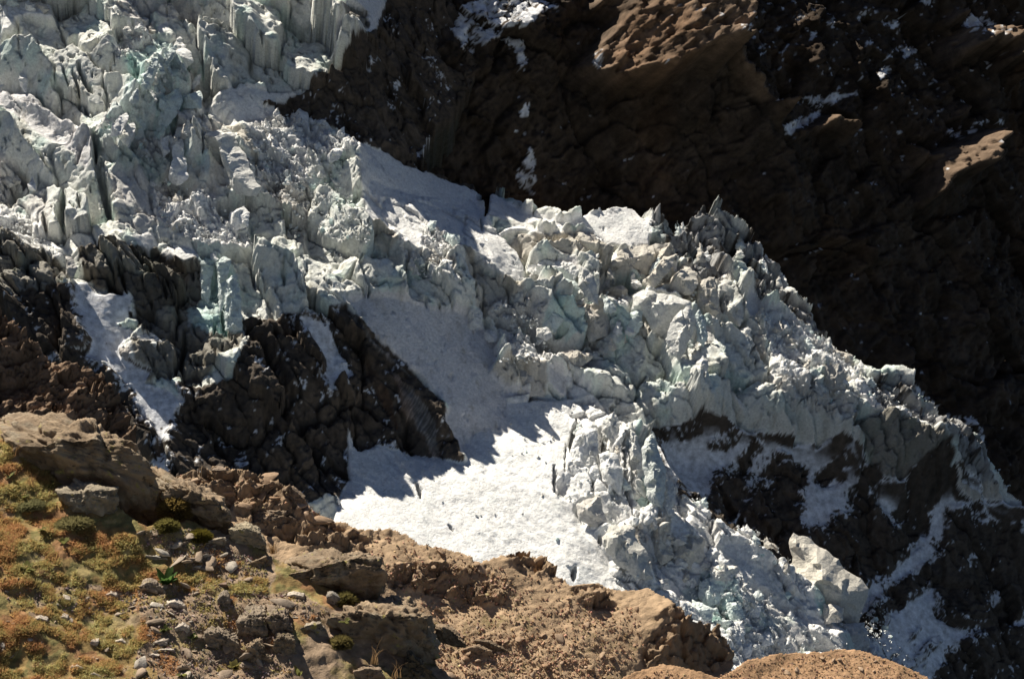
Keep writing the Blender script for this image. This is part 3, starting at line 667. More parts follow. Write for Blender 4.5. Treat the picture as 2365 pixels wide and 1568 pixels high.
steep = np.array([1.0 if c in ('cliff', 'smooth', 'shade', 'grub', 'teal', 'tan', 'dirty', 'dirtyd', 'blueice', 'icelit') else 0.35 if c in ('slab', 'dark', 'slabface', 'rock', 'rocks', 'litrub', 'blocky') else 0.0 for c in MN])
ledge = np.array([1.0 if c in ('cliff', 'grub', 'tan', 'dirty', 'blueice') else 0.0 for c in MN])
for it in range(3):
    idx, X, Y, xw, yw = s.paint(MR, MN, 'cliff', (26, 6))
    par = np.array([[*s.grad(MC[c][0], MC[c][1]), *MC[c][2:6]] for c in MN], np.float32)[idx]
    Gu = par[..., 0].copy(); Gv = par[..., 1].copy()
    for q, (r1, r2) in enumerate(FC):
        A = par[..., 2 + q]; Gu += A * 2 * (r1 - 0.5); Gv += A * 2 * (r2 - 0.5)
    stp = steep[idx]; Gu += stp * 0.42 * 2 * (FL[0] - 0.5); Gv += stp * ledge[idx] * np.where(LG[0] > 0.88, -0.7, 0)
    h0 = np.zeros(X.shape)
    for lv, poly in LIFT: h0[inside(poly, X, Y)] = lv
    m_ = inside(RAMP, X, Y); h0 = np.where(m_, np.clip(-0.11 * (Y - 930 - 0.30 * (X - 1480)), -75, 0) - 8, h0)
    s.h = s.solve(Gu, Gv, h0) - 17 * blur(blur(m_.astype(float), 14), 14)
X, Y = s.px()
dx = 8 * fbm2(X / 26, Y / 26, 4, 91, .6); dy = 8 * fbm2(X / 26 + 7, Y / 26, 4, 92, .6)
crev = np.zeros(X.shape); Xd = X + dx; Yd = Y + dy
for hw, dep, pl in SLOT:
    d, t = seg_dist(T(pl), Xd, Yd, hw * 1.6)
    k = np.clip(1 - d / (hw * 0.62 * (0.12 + 0.95 * np.sqrt(np.clip(np.sin(np.pi * np.clip(t, 0.03, 0.97)), 0, 1)))), 0, 1)
    crev = np.maximum(crev, dep * np.minimum(k * 1.7, 1))
for hw, hh, pl in CREST:
    d, t = seg_dist(T(pl), Xd, Yd, hw)
    s.h += hh * np.clip(1 - d / hw, 0, 1) ** 1.2 * np.clip(4 * t, 0, 1) * np.clip(4 * (1 - t), 0, 1)
s.h -= crev
# short fractures: thin dark slits, steep on the cliffs, flatter on the snow
ck1 = fbm2((s.gu + .35 * s.gv + wu) / 2.6, (s.gv - .2 * s.gu) / 9, 3, 201, .6, ridged=True); ck2 = fbm2((s.gu - .8 * s.gv + wu) / 7, (s.gv + .8 * s.gu + wv) / 1.9, 3, 203, .6, ridged=True)
km1 = ss(-.05, .35, fbm2(s.gu / 5, s.gv / 5, 2, 205)); km2 = ss(0, .4, fbm2(s.gu / 6 + 9, s.gv / 6, 2, 206))
cka = np.array([1.0 if c in ('cliff', 'grub', 'tan', 'dirty', 'dirtyd', 'blueice', 'teal', 'shade', 'dark') else .3 if c in ('icelit', 'blocky') else 1.1 if c in ('smooth', 'slab') else .35 if c in ('litrub', 'slabface', 'top', 'tanlit') else .2 if c in ('lilac', 'lit', 'bluesnow') else 0 for c in MN])[idx]
pit_ = np.array([1.0 if c in ('grub', 'litrub', 'dirty', 'dirtyd', 'blueice') else .3 if c == 'cliff' else 0 for c in MN])[idx]
s.h -= cka * (2.4 * km1 * ss(.68, .86, ck1) + 1.4 * km2 * ss(.72, .90, ck2))
s.h -= pit_ * 0.7 * ss(.25, .6, fbm2(s.gu / 1.1, s.gv / 1.3, 2, 207)) * ss(-.1, .3, fbm2(s.gu / 6, s.gv / 6 + 5, 2, 208))
rgh = par[..., 5]
# jointed blocks: seracs on the steep ice, fractured faces on the rock
BA = {'cliff': (1, .30, .16), 'smooth': (.9, .10, .05), 'slab': (.9, .08, .04), 'top': (.5, .1, .05), 'tan': (.6, .28, .12), 'teal': (.8, .35, .18), 'shade': (.8, .35, .18), 'slabface': (.3, .12, .08), 'dark': (.5, .2, .1), 'icelit': (.42, .36, .22),
      'grub': (.5, .65, .75), 'litrub': (.3, .4, .7), 'blocky': (.6, .7, .45), 'blueice': (.5, 1, .9), 'dirty': (.8, .6, .35), 'dirtyd': (.8, .7, .45), 'tanlit': (.6, .6, .35), 'lit': (.12, .08, .05), 'rock': (.55, .34, .2), 'rockl': (.8, .32, .2), 'rocks': (.34, .34, .24)}
ba = [blur(np.array([BA.get(c, (0, 0, 0))[q] for c in MN])[idx], 2) for q in range(3)]
du_ = s.gu + .40 * s.gv + .8 * wu; dv_ = s.gv + .8 * wv
bm2 = .5 + .8 * ss(-.3, .3, fbm2(s.gu / 9 + 3, s.gv / 9, 3, 212))
s.h += 7.0 * ba[0] * blocks(du_ + 1.2 * wu, dv_ + 1.2 * wv, 10.5, 19, 43, 1.6, .38, .10) + 3.5 * ba[1] * blocks(du_, dv_, 5.2, 8.5, 31, 1.5, .55, .14) + ba[2] * bm2 * (1.6 * blocks(du_ + 3, dv_, 2.1, 2.9, 37, 1.5, .5, .18) + .5 * blocks(s.gu, s.gv, .9, 1.1, 39, 1.2, .4, .25))
r1, r2, f1 = cells((s.gu + 0.3 * wu) / 0.95, (s.gv + 0.3 * wv) / 0.95, 19)
s.h += rgh * (1.2 * fbm2(s.gu / 1.5, s.gv / 1.5, 4, 23, 0.6) + np.where(rgh > 0.13, 2.0 * (0.45 - f1) * (0.3 + r1), 0))
s.h += 0.55 * np.where(rgh > 0.08, fbm2(s.gu / 5, s.gv / 8, 3, 27, ridged=True), 0) * (par[..., 3] > 0.13)
fl_ = np.array([1.0 if c in ('flow', 'flowrub') else .5 if c in ('lilac', 'bluesnow', 'lit') else 0 for c in MN])[idx]
s.h += blur(fl_, 3) * (.45 * fbm2((s.gu + .6 * s.gv) / 2.6, (s.gv - .6 * s.gu) / 13, 4, 221, ridged=True) + .35 * np.clip(fbm2(s.gu / 1.1, s.gv / 1.1, 3, 222) - .25, 0, 1) * (idx == MN.index('flowrub')))
P = s.pos()
jit = np.stack([fbm2(s.gu / 2.2 + q * 13, s.gv / 2.2, 3, 101 + q) for q in range(3)], -1)
P = P + jit * (rgh * 1.6)[..., None]
# surface colours, with some shade in the edge dirt
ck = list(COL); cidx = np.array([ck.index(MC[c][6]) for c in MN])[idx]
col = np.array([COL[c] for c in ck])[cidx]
for _ in range(1):
    col = (col + np.roll(col, 1, 0) + np.roll(col, 1, 1) + np.roll(col, (1, 1), (0, 1))) / 4
nA = fbm2(s.gu / 9, s.gv / 14, 4, 111); nB = fbm2(s.gu / 2.4, s.gv / 4.5, 4, 112); nC = fbm2(s.gu / 1.0, s.gv / 1.0, 3, 113)
ice = ~np.isin(cidx, [ck.index('rock'), ck.index('streak')])
dirt = ss(0.05, 0.7, nA + 0.5 * nB) * 0.34 + ss(0.2, 0.6, nB + 0.5 * nC) * 0.32
dirt = np.where(np.isin(cidx, [ck.index('snow')]), dirt * 0.35, dirt)
teal = ss(0.0, 0.5, fbm2(s.gu / 8 + 20, s.gv / 8, 3, 121)) * 0.75
teal = np.where(np.isin(cidx, [ck.index('snow'), ck.index('snow2'), ck.index('tan')]), teal * 0.12, teal)
icol = col * (1 + teal[..., None] * np.array([-0.16, 0.02, 0.0]))
icol = icol * (1 - dirt[..., None] * np.array([0.62, 0.66, 0.74]))
rk = col * (1 + 0.5 * nA + 0.45 * nB)[..., None] * (1 + ss(0, .5, fbm2(s.gu / 12, s.gv / 20, 3, 131))[..., None] * np.array([.55, .2, 0]))
isrock = np.isin(idx, [MN.index(c) for c in ('rock', 'rockl', 'rocks', 'streak')])
st = fbm2((s.gu * .8 + s.gv * .6 + wu) / 9.5, (-s.gu * .6 + s.gv * .8 + wv) / 4.2, 5, 141, .62)
sn_r = ss(0.34, 0.42, st * 0.75 + 0.42 * nC + 0.2 * nA + np.where(idx == MN.index('rocks'), 0.10, -0.02) - 0.12 * np.clip(np.gradient(s.h, s.step, axis=0), -1, 1))
sn_r = np.where(idx == MN.index('rockl'), sn_r * 0.4, sn_r)
sn_r = np.where(idx == MN.index('streak'), 0, sn_r)
rk = rk * (1 - sn_r[..., None]) + np.array([.74, .75, .78]) * sn_r[..., None]
issn = idx == MN.index('rsnow')
# frayed border between rock and the snow lying on it
zone = isrock | issn; left_ = X < 1300
rb = blur(isrock.astype(float), 8); zb = blur(zone.astype(float), 8)
fr = rb / np.maximum(zb, .05) + 1.0 * st + 0.5 * nC + 0.25 * nB + 0.2 * nA - np.where(left_, .10, .09)
stp_ = np.hypot(np.gradient(s.h, s.step, axis=0), np.gradient(s.h, s.step, axis=1))
frs = (ss(.60, .46, fr) * (1 - ss(1.1, 2.0, stp_)))[..., None]
FRAY = np.array([.080, .062, .047]) * (1 + .5 * nA + .45 * nB)[..., None] * (1 - frs) + np.array([.74, .75, .78]) * frs
bare = ss(0.40, 0.46, st * 0.8 + 0.35 * nC)[..., None]
icol = np.where(issn[..., None], icol * (1 - bare) + np.array([.06, .05, .04]) * bare, icol)
stk = idx == MN.index('streak')
sl = fbm2((s.gu * .62 + s.gv * .78) / 14, (-s.gu * .78 + s.gv * .62) / 0.5 * -1, 3, 143)
rk = np.where(stk[..., None], rk * (0.65 + 0.9 * ss(-.2, .5, sl))[..., None], rk)
fz = zone & ~stk & (idx != MN.index('rockl'))
bd = (idx == MN.index('blueice'))[..., None] * ss(.05, .35, nB + .5 * nC + .4 * nA)[..., None]  # debris patches, also darkening the edge in place of shade
icol = icol * (1 - bd) + np.array([.075, .066, .058]) * bd
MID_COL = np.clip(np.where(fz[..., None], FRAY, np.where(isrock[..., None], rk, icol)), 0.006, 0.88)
keep = inside(SKYLINE, X + dx, Y + dy) & (X > -110) & (Y > -150) & (X < 2470) & (Y < 1660) & (Y < 1420 + .25 * X)
rockzone_l = isrock | issn
left = X < 1300
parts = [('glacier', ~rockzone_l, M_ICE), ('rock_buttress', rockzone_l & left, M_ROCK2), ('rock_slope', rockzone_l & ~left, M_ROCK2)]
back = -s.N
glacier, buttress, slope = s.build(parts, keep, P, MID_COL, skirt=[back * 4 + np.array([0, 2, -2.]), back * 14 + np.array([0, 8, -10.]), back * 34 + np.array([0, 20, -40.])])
tag(glacier, 'white and blue-green glacier icefall tumbling down the valley', None, None, 'structure')
tag(buttress, 'dark snow-streaked rock buttress under the icefall', None, None, 'structure')
tag(slope, 'shaded rock slope with snow patches below the right icefall', None, None, 'structure')
# ------------------------------------------------------------------ near ground: spur, brown ridge, knoll, mossy slope
M_SOIL = material('brown_scree_soil', rough=0.95, spec=0.15, nscale=3.0, namp=0.35, bump=0.8, bdist=0.03, fine=30)
M_NEAR = material('stony_turf_soil', rough=0.95, spec=0.15, nscale=12, namp=0.45, bump=0.9, bdist=0.012, fine=80)
M_SPUR = material('spur_rock', rough=0.9, spec=0.2, nscale=1.5, namp=0.4, bump=0.9, bdist=0.12, fine=8)

def n_(s): return fbm2(s.gu / .4, s.gv / .4, 3, 77)
def simple_relief(s, regs, cls, base, facets, warp, iters=2, lifts=()):
    names = list(cls)
    fw = facets[0][0] * 0.25
    wu = fw * fbm2(s.gu / facets[0][0], s.gv / facets[0][0], 3, 5); wv = fw * fbm2(s.gu / facets[0][0] + 31, s.gv / facets[0][0], 3, 6)
    FC = [cells((s.gu + wu) / su, (s.gv + wv) / su, sd)[:2] for su, sd in facets]
    for it in range(iters):
        idx, X, Y, xw, yw = s.paint(regs, names, base, warp)
        par = np.array([[*s.grad(cls[c][0], cls[c][1]), *cls[c][2:5]] for c in names], np.float32)[idx]
        Gu = par[..., 0].copy(); Gv = par[..., 1].copy()
        for q, (r1, r2) in enumerate(FC):
            A = par[..., 2 + q]; Gu += A * 2 * (r1 - 0.5); Gv += A * 2 * (r2 - 0.5)
        h0 = np.zeros(X.shape)
        for lv, poly in lifts: h0[inside(poly, X, Y)] = lv
        s.h = s.solve(Gu, Gv, h0)
    return idx, names

# --- rocky spur at the left, below the dirty ice
SPUR = Relief((150, 880), 80, 42, 32, (-80, 680, 430, 1200), 0.055, 6)
SR = [('bare', T('D 0,1090 120,1080 260,1200 250,1260 0,1250')), ('steep', T('D 300,1150 520,1100 640,1120 700,1300 830,1400 760,1450 500,1300')), ('steep', T('D -100,880 60,900 40,1000 -100,1000')),
      ('steep', T('D 640,1030 760,1020 810,1090 840,1280 780,1250 700,1150'))]
s = SPUR
idx, nm = simple_relief(s, SR, {'rough': (40, 5, .4, .55, .6), 'bare': (30, 10, .1, .12, .2), 'steep': (66, 40, .4, .5, .6)}, 'rough', ((2.4, 3), (0.9, 7), (0.3, 9)), (30, 8))
X, Y = s.px(); s.h += .55 * blocks(s.gu + n_(s), s.gv, 1.3, .9, 31, 1.4, .4, .14) + .25 * blocks(s.gu, s.gv, .45, .35, 33, 1.4, .4, .2)
s.h += 0.10 * fbm2(s.gu / 0.7, s.gv / 0.7, 4, 11) + 0.06 * fbm2(s.gu / .25, s.gv / .25, 3, 12)
ed = T('D -300,540 0,585 60,640 130,715 210,775 260,830 330,905 440,935 560,960 640,985 730,1060 745,1130 800,1180 830,1290 860,1400 900,1500 930,1800 -300,1800')
keep = inside(ed, X + 5 * fbm2(X / 12, Y / 12, 3, 13), Y + 5 * fbm2(X / 12 + 9, Y / 12, 3, 14))
n1 = fbm2(s.gu / 3, s.gv / 3, 4, 15); n2 = fbm2(s.gu / .6, s.gv / .6, 4, 16)
c = np.array([.25, .17, .115]) * (1 + .45 * n1 + .5 * n2)[..., None]
spur, = s.build([('rocky_spur', np.ones(X.shape, bool), M_SPUR)], keep, s.pos(), np.clip(c, .02, .5), skirt=[-s.N * .6, -s.N * 3 + np.array([0, 1, -1.]), -s.N * 10 + np.array([0, 4, -9.])])
tag(spur, 'brown crumbling rock spur at the left edge under dirty ice', None, None, 'structure')

# --- brown ridge
RIDGE = Relief((1150, 1400), 26, 30, 20, (150, 1000, 1850, 1750), 0.025, 1.6)
RR = [('slab', T('I 1150,960 1400,930 1560,980 1500,1110 1400,1130 1200,1010')), ('bank', T('I 290,830 560,800 830,850 870,830 870,890 600,920 480,940 300,900')), ('steep', T('I 1480,960 1700,960 1760,1100 1600,1090 1500,1010')),
      ('slab', T('I 1720,990 1930,960 2120,1030 2150,1100 2000,1110 1800,1090')), ('cliff', T('J 20,1140 170,1060 230,1100 310,1190 430,1200 480,1340 530,1400 400,1500 50,1500 -60,1430 100,1320 170,1280 190,1180')), ('litf', T('J -60,1400 0,1240 150,1180 190,1220 120,1340 0,1440')),
      ('rocky', T('I 1050,740 1130,730 1290,740 1380,830 1460,930 1380,900 1230,870 1100,810')), ('rockyl', T('H 960,200 1450,220 1700,230 1950,420 2100,560 2300,640 2365,780 2000,720 1700,620 1480,480 1200,350')),
      ('bank', T('I 300,900 600,930 1000,950 1100,1050 900,1080 600,1000 330,960'))]
s = RIDGE
idx, nm = simple_relief(s, RR, {'soil': (24, 18, .14, .16, .18), 'slab': (20, 5, .12, .10, .08), 'bank': (46, 25, .3, .5, .55), 'steep': (58, 50, .3, .4, .3), 'cliff': (84, 52, .25, .3, .3), 'litf': (48, 12, .2, .25, .2), 'rocky': (40, 20, .55, .7, .5), 'rockyl': (34, 15, .45, .6, .5)},
                        'soil', ((0.7, 3), (0.25, 7), (0.09, 9)), (30, 8), 3, [(0.25, T('J -300,980 170,1060 430,1200 530,1400 -100,1420'))])
X, Y = s.px(); rk_ = np.isin(idx, [nm.index(q) for q in ('bank', 'rocky', 'rockyl', 'steep', 'cliff', 'litf')])
rb_ = blur(rk_.astype(float), 2)
s.h += rb_ * (.16 * blocks(s.gu + .1 * n_ (s), s.gv, .34, .24, 31, 1.4, .4, .14) + .07 * blocks(s.gu, s.gv, .13, .10, 33, 1.4, .4, .2)) + (1 - rb_) * .012 * blocks(s.gu, s.gv, .10, .08, 35, 1.3, .3, .25)
s.h += 0.03 * fbm2(s.gu / 0.3, s.gv / 0.3, 4, 11) + np.where(rk_, .035, .009) * fbm2(s.gu / .09, s.gv / .09, 4, 12, .6)
r1, r2, f1 = cells(s.gu / .085, s.gv / .085, 21)
s.h += np.where(r1 > 0.62, 1, 0) * np.where(rk_, .035, .016) * np.clip(0.42 - f1, 0, 1) * 2
ed = T('F 200,1180 330,1100 345,1075 362,1072 400,1090 470,1086 490,1075 520,1076 640,1100 670,1130 700,1150 735,1185 770,1200 800,1205 830,1222 900,1218 945,1235 970,1255 1060,1272 1090,1285 1100,1300 1150,1285 1210,1265 1260,1285 1300,1330 1320,1350 1380,1345 1420,1360 1440,1362 1500,1355 1550,1385 1600,1440 1660,1440 1690,1490 1697,1515 1690,1560 1750,1800 200,1800')
keep = inside(ed, X + 4 * fbm2(X / 14, Y / 14, 4, 13), Y + 4 * fbm2(X / 14 + 9, Y / 14, 4, 14))
n1 = fbm2(s.gu / .9, s.gv / .9, 4, 15); n2 = fbm2(s.gu / .16, s.gv / .16, 4, 16)
RC = np.array([.45, .32, .205]) * (1 + .28 * n1 + .35 * n2)[..., None]
RC = np.where(rk_[..., None], np.array([.33, .235, .155]) * (1 + .35 * n1 + .4 * n2)[..., None], RC)
mo = ss(.15, .5, fbm2(s.gu / .5 + 4, s.gv / .5, 4, 18) + .35 * fbm2(s.gu / .06, s.gv / .06, 2, 19) - np.where(Y < 1420, .5, 0))[..., None] * 0.55
RC = RC * (1 - mo) + np.array([.15, .13, .04]) * mo
gr = ss(.2, .5, fbm2(s.gu / .07, s.gv / .07, 3, 20))[..., None] * .35
RC = RC * (1 - gr) + np.array([.56, .40, .26]) * gr
ridge, = s.build([('brown_ridge', np.ones(X.shape, bool), M_SOIL)], keep, s.pos(), np.clip(RC, .02, .6), skirt=[-s.N * .15 + np.array([0, .1, -.1]), -s.N * .8 + np.array([0, .6, -.8]), -s.N * 3 + np.array([0, 2, -3.])])
tag(ridge, 'brown stony ridge between the mossy slope and the glacier', None, None, 'structure')

# --- knoll at the bottom right
KNOLL = Relief((1900, 1540), 17, 24, 10, (1350, 1440, 2300, 1720), 0.014, 1.2)
s = KNOLL
idx, nm = simple_relief(s, [('slab', T('F 1740,1520 1820,1505 1990,1500 2040,1520 1900,1535'))], {'soil': (24, 10, .12, .12, .14), 'slab': (18, 5, .25, .2, .1)}, 'soil', ((0.5, 3), (0.16, 7), (0.06, 9)), (30, 8))
X, Y = s.px(); s.h += .02 * fbm2(s.gu / .2, s.gv / .2, 4, 11) + .008 * fbm2(s.gu / .05, s.gv / .05, 4, 12, .6)
ed = T('F 1380,1640 1425,1568 1470,1548 1530,1532 1560,1534 1610,1548 1660,1562 1682,1552 1720,1525 1790,1508 1900,1503 1940,1497 1990,1500 2050,1520 2110,1545 2160,1572 2230,1640 2240,1740 1380,1740')
keep = inside(ed, X + 3 * fbm2(X / 14, Y / 14, 4, 13), Y + 3 * fbm2(X / 14 + 9, Y / 14, 4, 14))
n1 = fbm2(s.gu / .6, s.gv / .6, 4, 15); n2 = fbm2(s.gu / .1, s.gv / .1, 4, 16)
c = np.array([.44, .275, .16]) * (1 + .25 * n1 + .3 * n2)[..., None]
knoll, = s.build([('gravel_knoll', np.ones(X.shape, bool), M_SOIL)], keep, s.pos(), np.clip(c, .02, .6), skirt=[-s.N * .12 + np.array([0, .1, -.1]), -s.N * .7 + np.array([0, .5, -.7]), -s.N * 2 + np.array([0, 1, -2.])])
tag(knoll, 'warm brown gravel knoll at the bottom right edge', None, None, 'structure')

# --- unseen slope added behind the viewpoint to cut skylight on camera-facing faces
hx = np.linspace(-800, 800, 110); hy = np.linspace(-760, -3, 90); HX, HY = np.meshgrid(hx, hy)
HZ = -2.2 - (HY + 3) * 0.78 + 14 * fbm2(HX / 60, HY / 60, 4, 61) * ss(0, 60, -HY) - 0.10 * HX * ss(0, 30, -HY)
hc = np.array([.060, .048, .038]) * (1 + .4 * fbm2(HX / 20, HY / 20, 4, 62))[..., None]
I_ = np.arange(HX.size).reshape(HX.shape); Qh = np.stack([I_[:-1, :-1], I_[:-1, 1:], I_[1:, 1:], I_[1:, :-1]], -1).reshape(-1, 4)
sky_blocker = mesh_from('sky_blocker_slope', np.stack([HX, HY, HZ], -1).reshape(-1, 3), Qh, M_ROCK, np.clip(hc, .02, .5).reshape(-1, 3))
tag(sky_blocker, 'unseen dark slope added behind the viewpoint to block skylight', None, None, 'structure')

# --- mossy slope
NEAR = Relief((420, 1350), 10, 24, 34, (-120, 900, 1150, 1740), 0.0095, 0.5)
s = NEAR
NR = [('stony', T('H 880,620 1100,560 1450,640 1700,760 1760,880 1690,1000 1900,1000 2100,1100 2400,1040 2700,1100 2900,1600 820,1600 900,1300 940,1150 700,1020 900,980 1300,880 1100,780')),
      ('stony', T('H 200,920 900,960 1000,1100 700,1020 450,1060 220,1100')), ('stony', T('H 180,1130 300,1130 460,1170 450,1220 200,1200'))]
idx, nm = simple_relief(s, NR, {'moss': (26, 30, .25, .30, .20), 'stony': (24, 34, .28, .32, .28)}, 'moss', ((0.42, 3), (0.14, 7), (0.05, 9)), (40, 14))
X, Y = s.px(); stony = idx == 1
s.h += .020 * fbm2(s.gu / .15, s.gv / .15, 4, 11) + .008 * fbm2(s.gu / .04, s.gv / .04, 3, 12, .6)
ed = T('F -200,960 0,985 30,1000 60,1040 110,1085 140,1110 262,1150 300,1190 340,1215 380,1200 420,1190 470,1215 540,1235 600,1262 640,1290 700,1320 800,1380 890,1400 940,1440 990,1470 1005,1530 1060,1575 1100,1640 1130,1800 -200,1800')
keep = inside(ed, X + 5 * fbm2(X / 22, Y / 22, 4, 13), Y + 5 * fbm2(X / 22 + 9, Y / 22, 4, 14))
PAL = np.array([[.200, .112, .055], [.195, .135, .058], [.155, .132, .055], [.25, .195, .09], [.13, .085, .05]])
def moss_col(u, v):
    a = fbm2(u / .22, v / .22, 3, 31); b = fbm2(u / .12 + 7, v / .12, 3, 32)
    k = np.clip(((a * 1.5 + .9 * b) + .8) * 2.4, 0, 3.999)
    return k
k = moss_col(s.gu, s.gv); ki = k.astype(int)
mc = PAL[ki] * 1.7
n1 = fbm2(s.gu / .3, s.gv / .3, 4, 15); n2 = fbm2(s.gu / .045, s.gv / .045, 4, 16)
sc_ = np.array([.33, .24, .165]) * (1 + .3 * n1 + .5 * n2)[..., None]
bare = np.where(stony, ss(-.25, .2, n1 + .3 * n2 + .15), ss(.15, .45, n1 + .3 * n2) * .7)[..., None]
NC = mc * (1 + .4 * n2)[..., None] * (1 - bare) + sc_ * bare
NEAR_BARE = bare[..., 0]
near, = s.build([('mossy_slope', np.ones(X.shape, bool), M_NEAR)], keep, s.pos(), np.clip(NC, .01, .5), skirt=[-s.N * .04, -s.N * .25 + np.array([.05, .1, -.1]), -s.N * 1.5 + np.array([.3, .5, -1.])])
tag(near, 'mossy stony slope in the near left corner', None, None, 'structure')
NEAR_KEEP = keep
# ------------------------------------------------------------------ solids
from mathutils.geometry import delaunay_2d_cdt
rng = np.random.RandomState(11)

def solid(name, poly, s, base=None, theta=78, phi=10, thick=None, out=0.0, mat=None, col=(.62, .66, .64), parent=None, step=None, rough=0.12, lean=0.0, seed=0):
    """upright blade or block of ice: traced face, set on a world plane, with thickness, facets and a back"""
    b = poly[np.argmax(poly[:, 1])] if base is None else np.asarray(base, float)
    P0, _ = s.sample(b[0], b[1]); P0 = P0[0] + s.N * out
    n = nrm(theta, phi); pr = math.radians(phi); U = np.array([math.cos(pr), math.sin(pr), 0]); V = np.cross(n, U)
    r = ray(poly[:, 0], poly[:, 1]); tt = (P0 @ n) / (r @ n); W = r * tt[:, None] - P0
    q = np.stack([W @ U, W @ V], 1); wid = np.ptp(q[:, 0]); hei = np.ptp(q[:, 1]); size = min(wid, hei)
    thick = thick or 0.5 * size; step = max(step or max(size / 20, 0.2), max(wid, hei) / 50)
    pts = []
    for i in range(len(q)):
        a = q[i]; c = q[(i + 1) % len(q)]; m = max(1, int(np.linalg.norm(c - a) / step))
        for k in range(m): pts.append(a + (c - a) * k / m)
    pts = np.array(pts); pts += 0.9 * step * np.stack([fbm2(pts[:, 0] / size * 4 + seed, pts[:, 1] / size * 4, 3, 3 + seed), fbm2(pts[:, 0] / size * 4, pts[:, 1] / size * 4 + 9, 3, 5 + seed)], 1) * 2
    gx, gy = np.meshgrid(np.arange(q[:, 0].min(), q[:, 0].max(), step), np.arange(q[:, 1].min(), q[:, 1].max(), step))
    g = np.stack([gx.ravel(), gy.ravel()], 1) + step * 0.3 * (rng.rand(gx.size, 2) - .5)
    loop = np.concatenate([pts, pts[:1]])
    d, _ = _seg_dist(loop, g[:, 0], g[:, 1], 1e6); m = _inside(pts, g[:, 0], g[:, 1]) & (d > step * .6); g = g[m]
    vs_, es, fs, *_ = delaunay_2d_cdt([tuple(x) for x in np.concatenate([pts, g])], [(i, (i + 1) % len(pts)) for i in range(len(pts))], [], 1, 1e-5)
    v2 = np.array([tuple(x) for x in vs_]); tri = np.array([f for f in fs if len(f) == 3])
    d, _ = _seg_dist(loop, v2[:, 0], v2[:, 1], 1e6); rim = d < 1e-4
    prof = (d / d.max()) ** 0.85
    r1, r2, f1 = cells(v2[:, 0] / (size * .45) + seed * 3.3, v2[:, 1] / (size * .6), 21 + seed)
    q1, q2, _f = cells(v2[:, 0] / (size * .2) + seed * 1.7, v2[:, 1] / (size * .3), 51 + seed)
    fac = 0.6 + 0.7 * r1 + 1.1 * (r2 - .5) * (v2[:, 0] / size) + 0.35 * q1 + 0.9 * (q2 - .5) * (v2[:, 1] / size) + 0.2 * fbm2(v2[:, 0] / size * 5, v2[:, 1] / size * 3, 3, seed)
    zf = thick * .5 * prof * fac; zb = -thick * .5 * prof
    base3 = P0 + v2[:, :1] * U + v2[:, 1:] * V
    A = base3 + zf[:, None] * n; nv = len(A)
    B = base3[~rim] + zb[~rim, None] * n
    mp = np.arange(nv); mp[~rim] = nv + np.arange((~rim).sum())
    Vv = np.concatenate([A, B])
    Vv += rough * np.stack([fbm3(Vv / (size * .3) + k_ * 9, 3, k_) for k_ in range(3)], 1) * min(1, size * .25)
    F3 = np.concatenate([tri, mp[tri][:, ::-1]])
    nz = fbm3(Vv / (size * .35), 3, 7); c = np.array(col)[None] * (1 + .16 * nz)[:, None]
    return mesh_from(name, Vv, None, mat or M_ICE, np.clip(c, .02, .88), parent, False, F3)

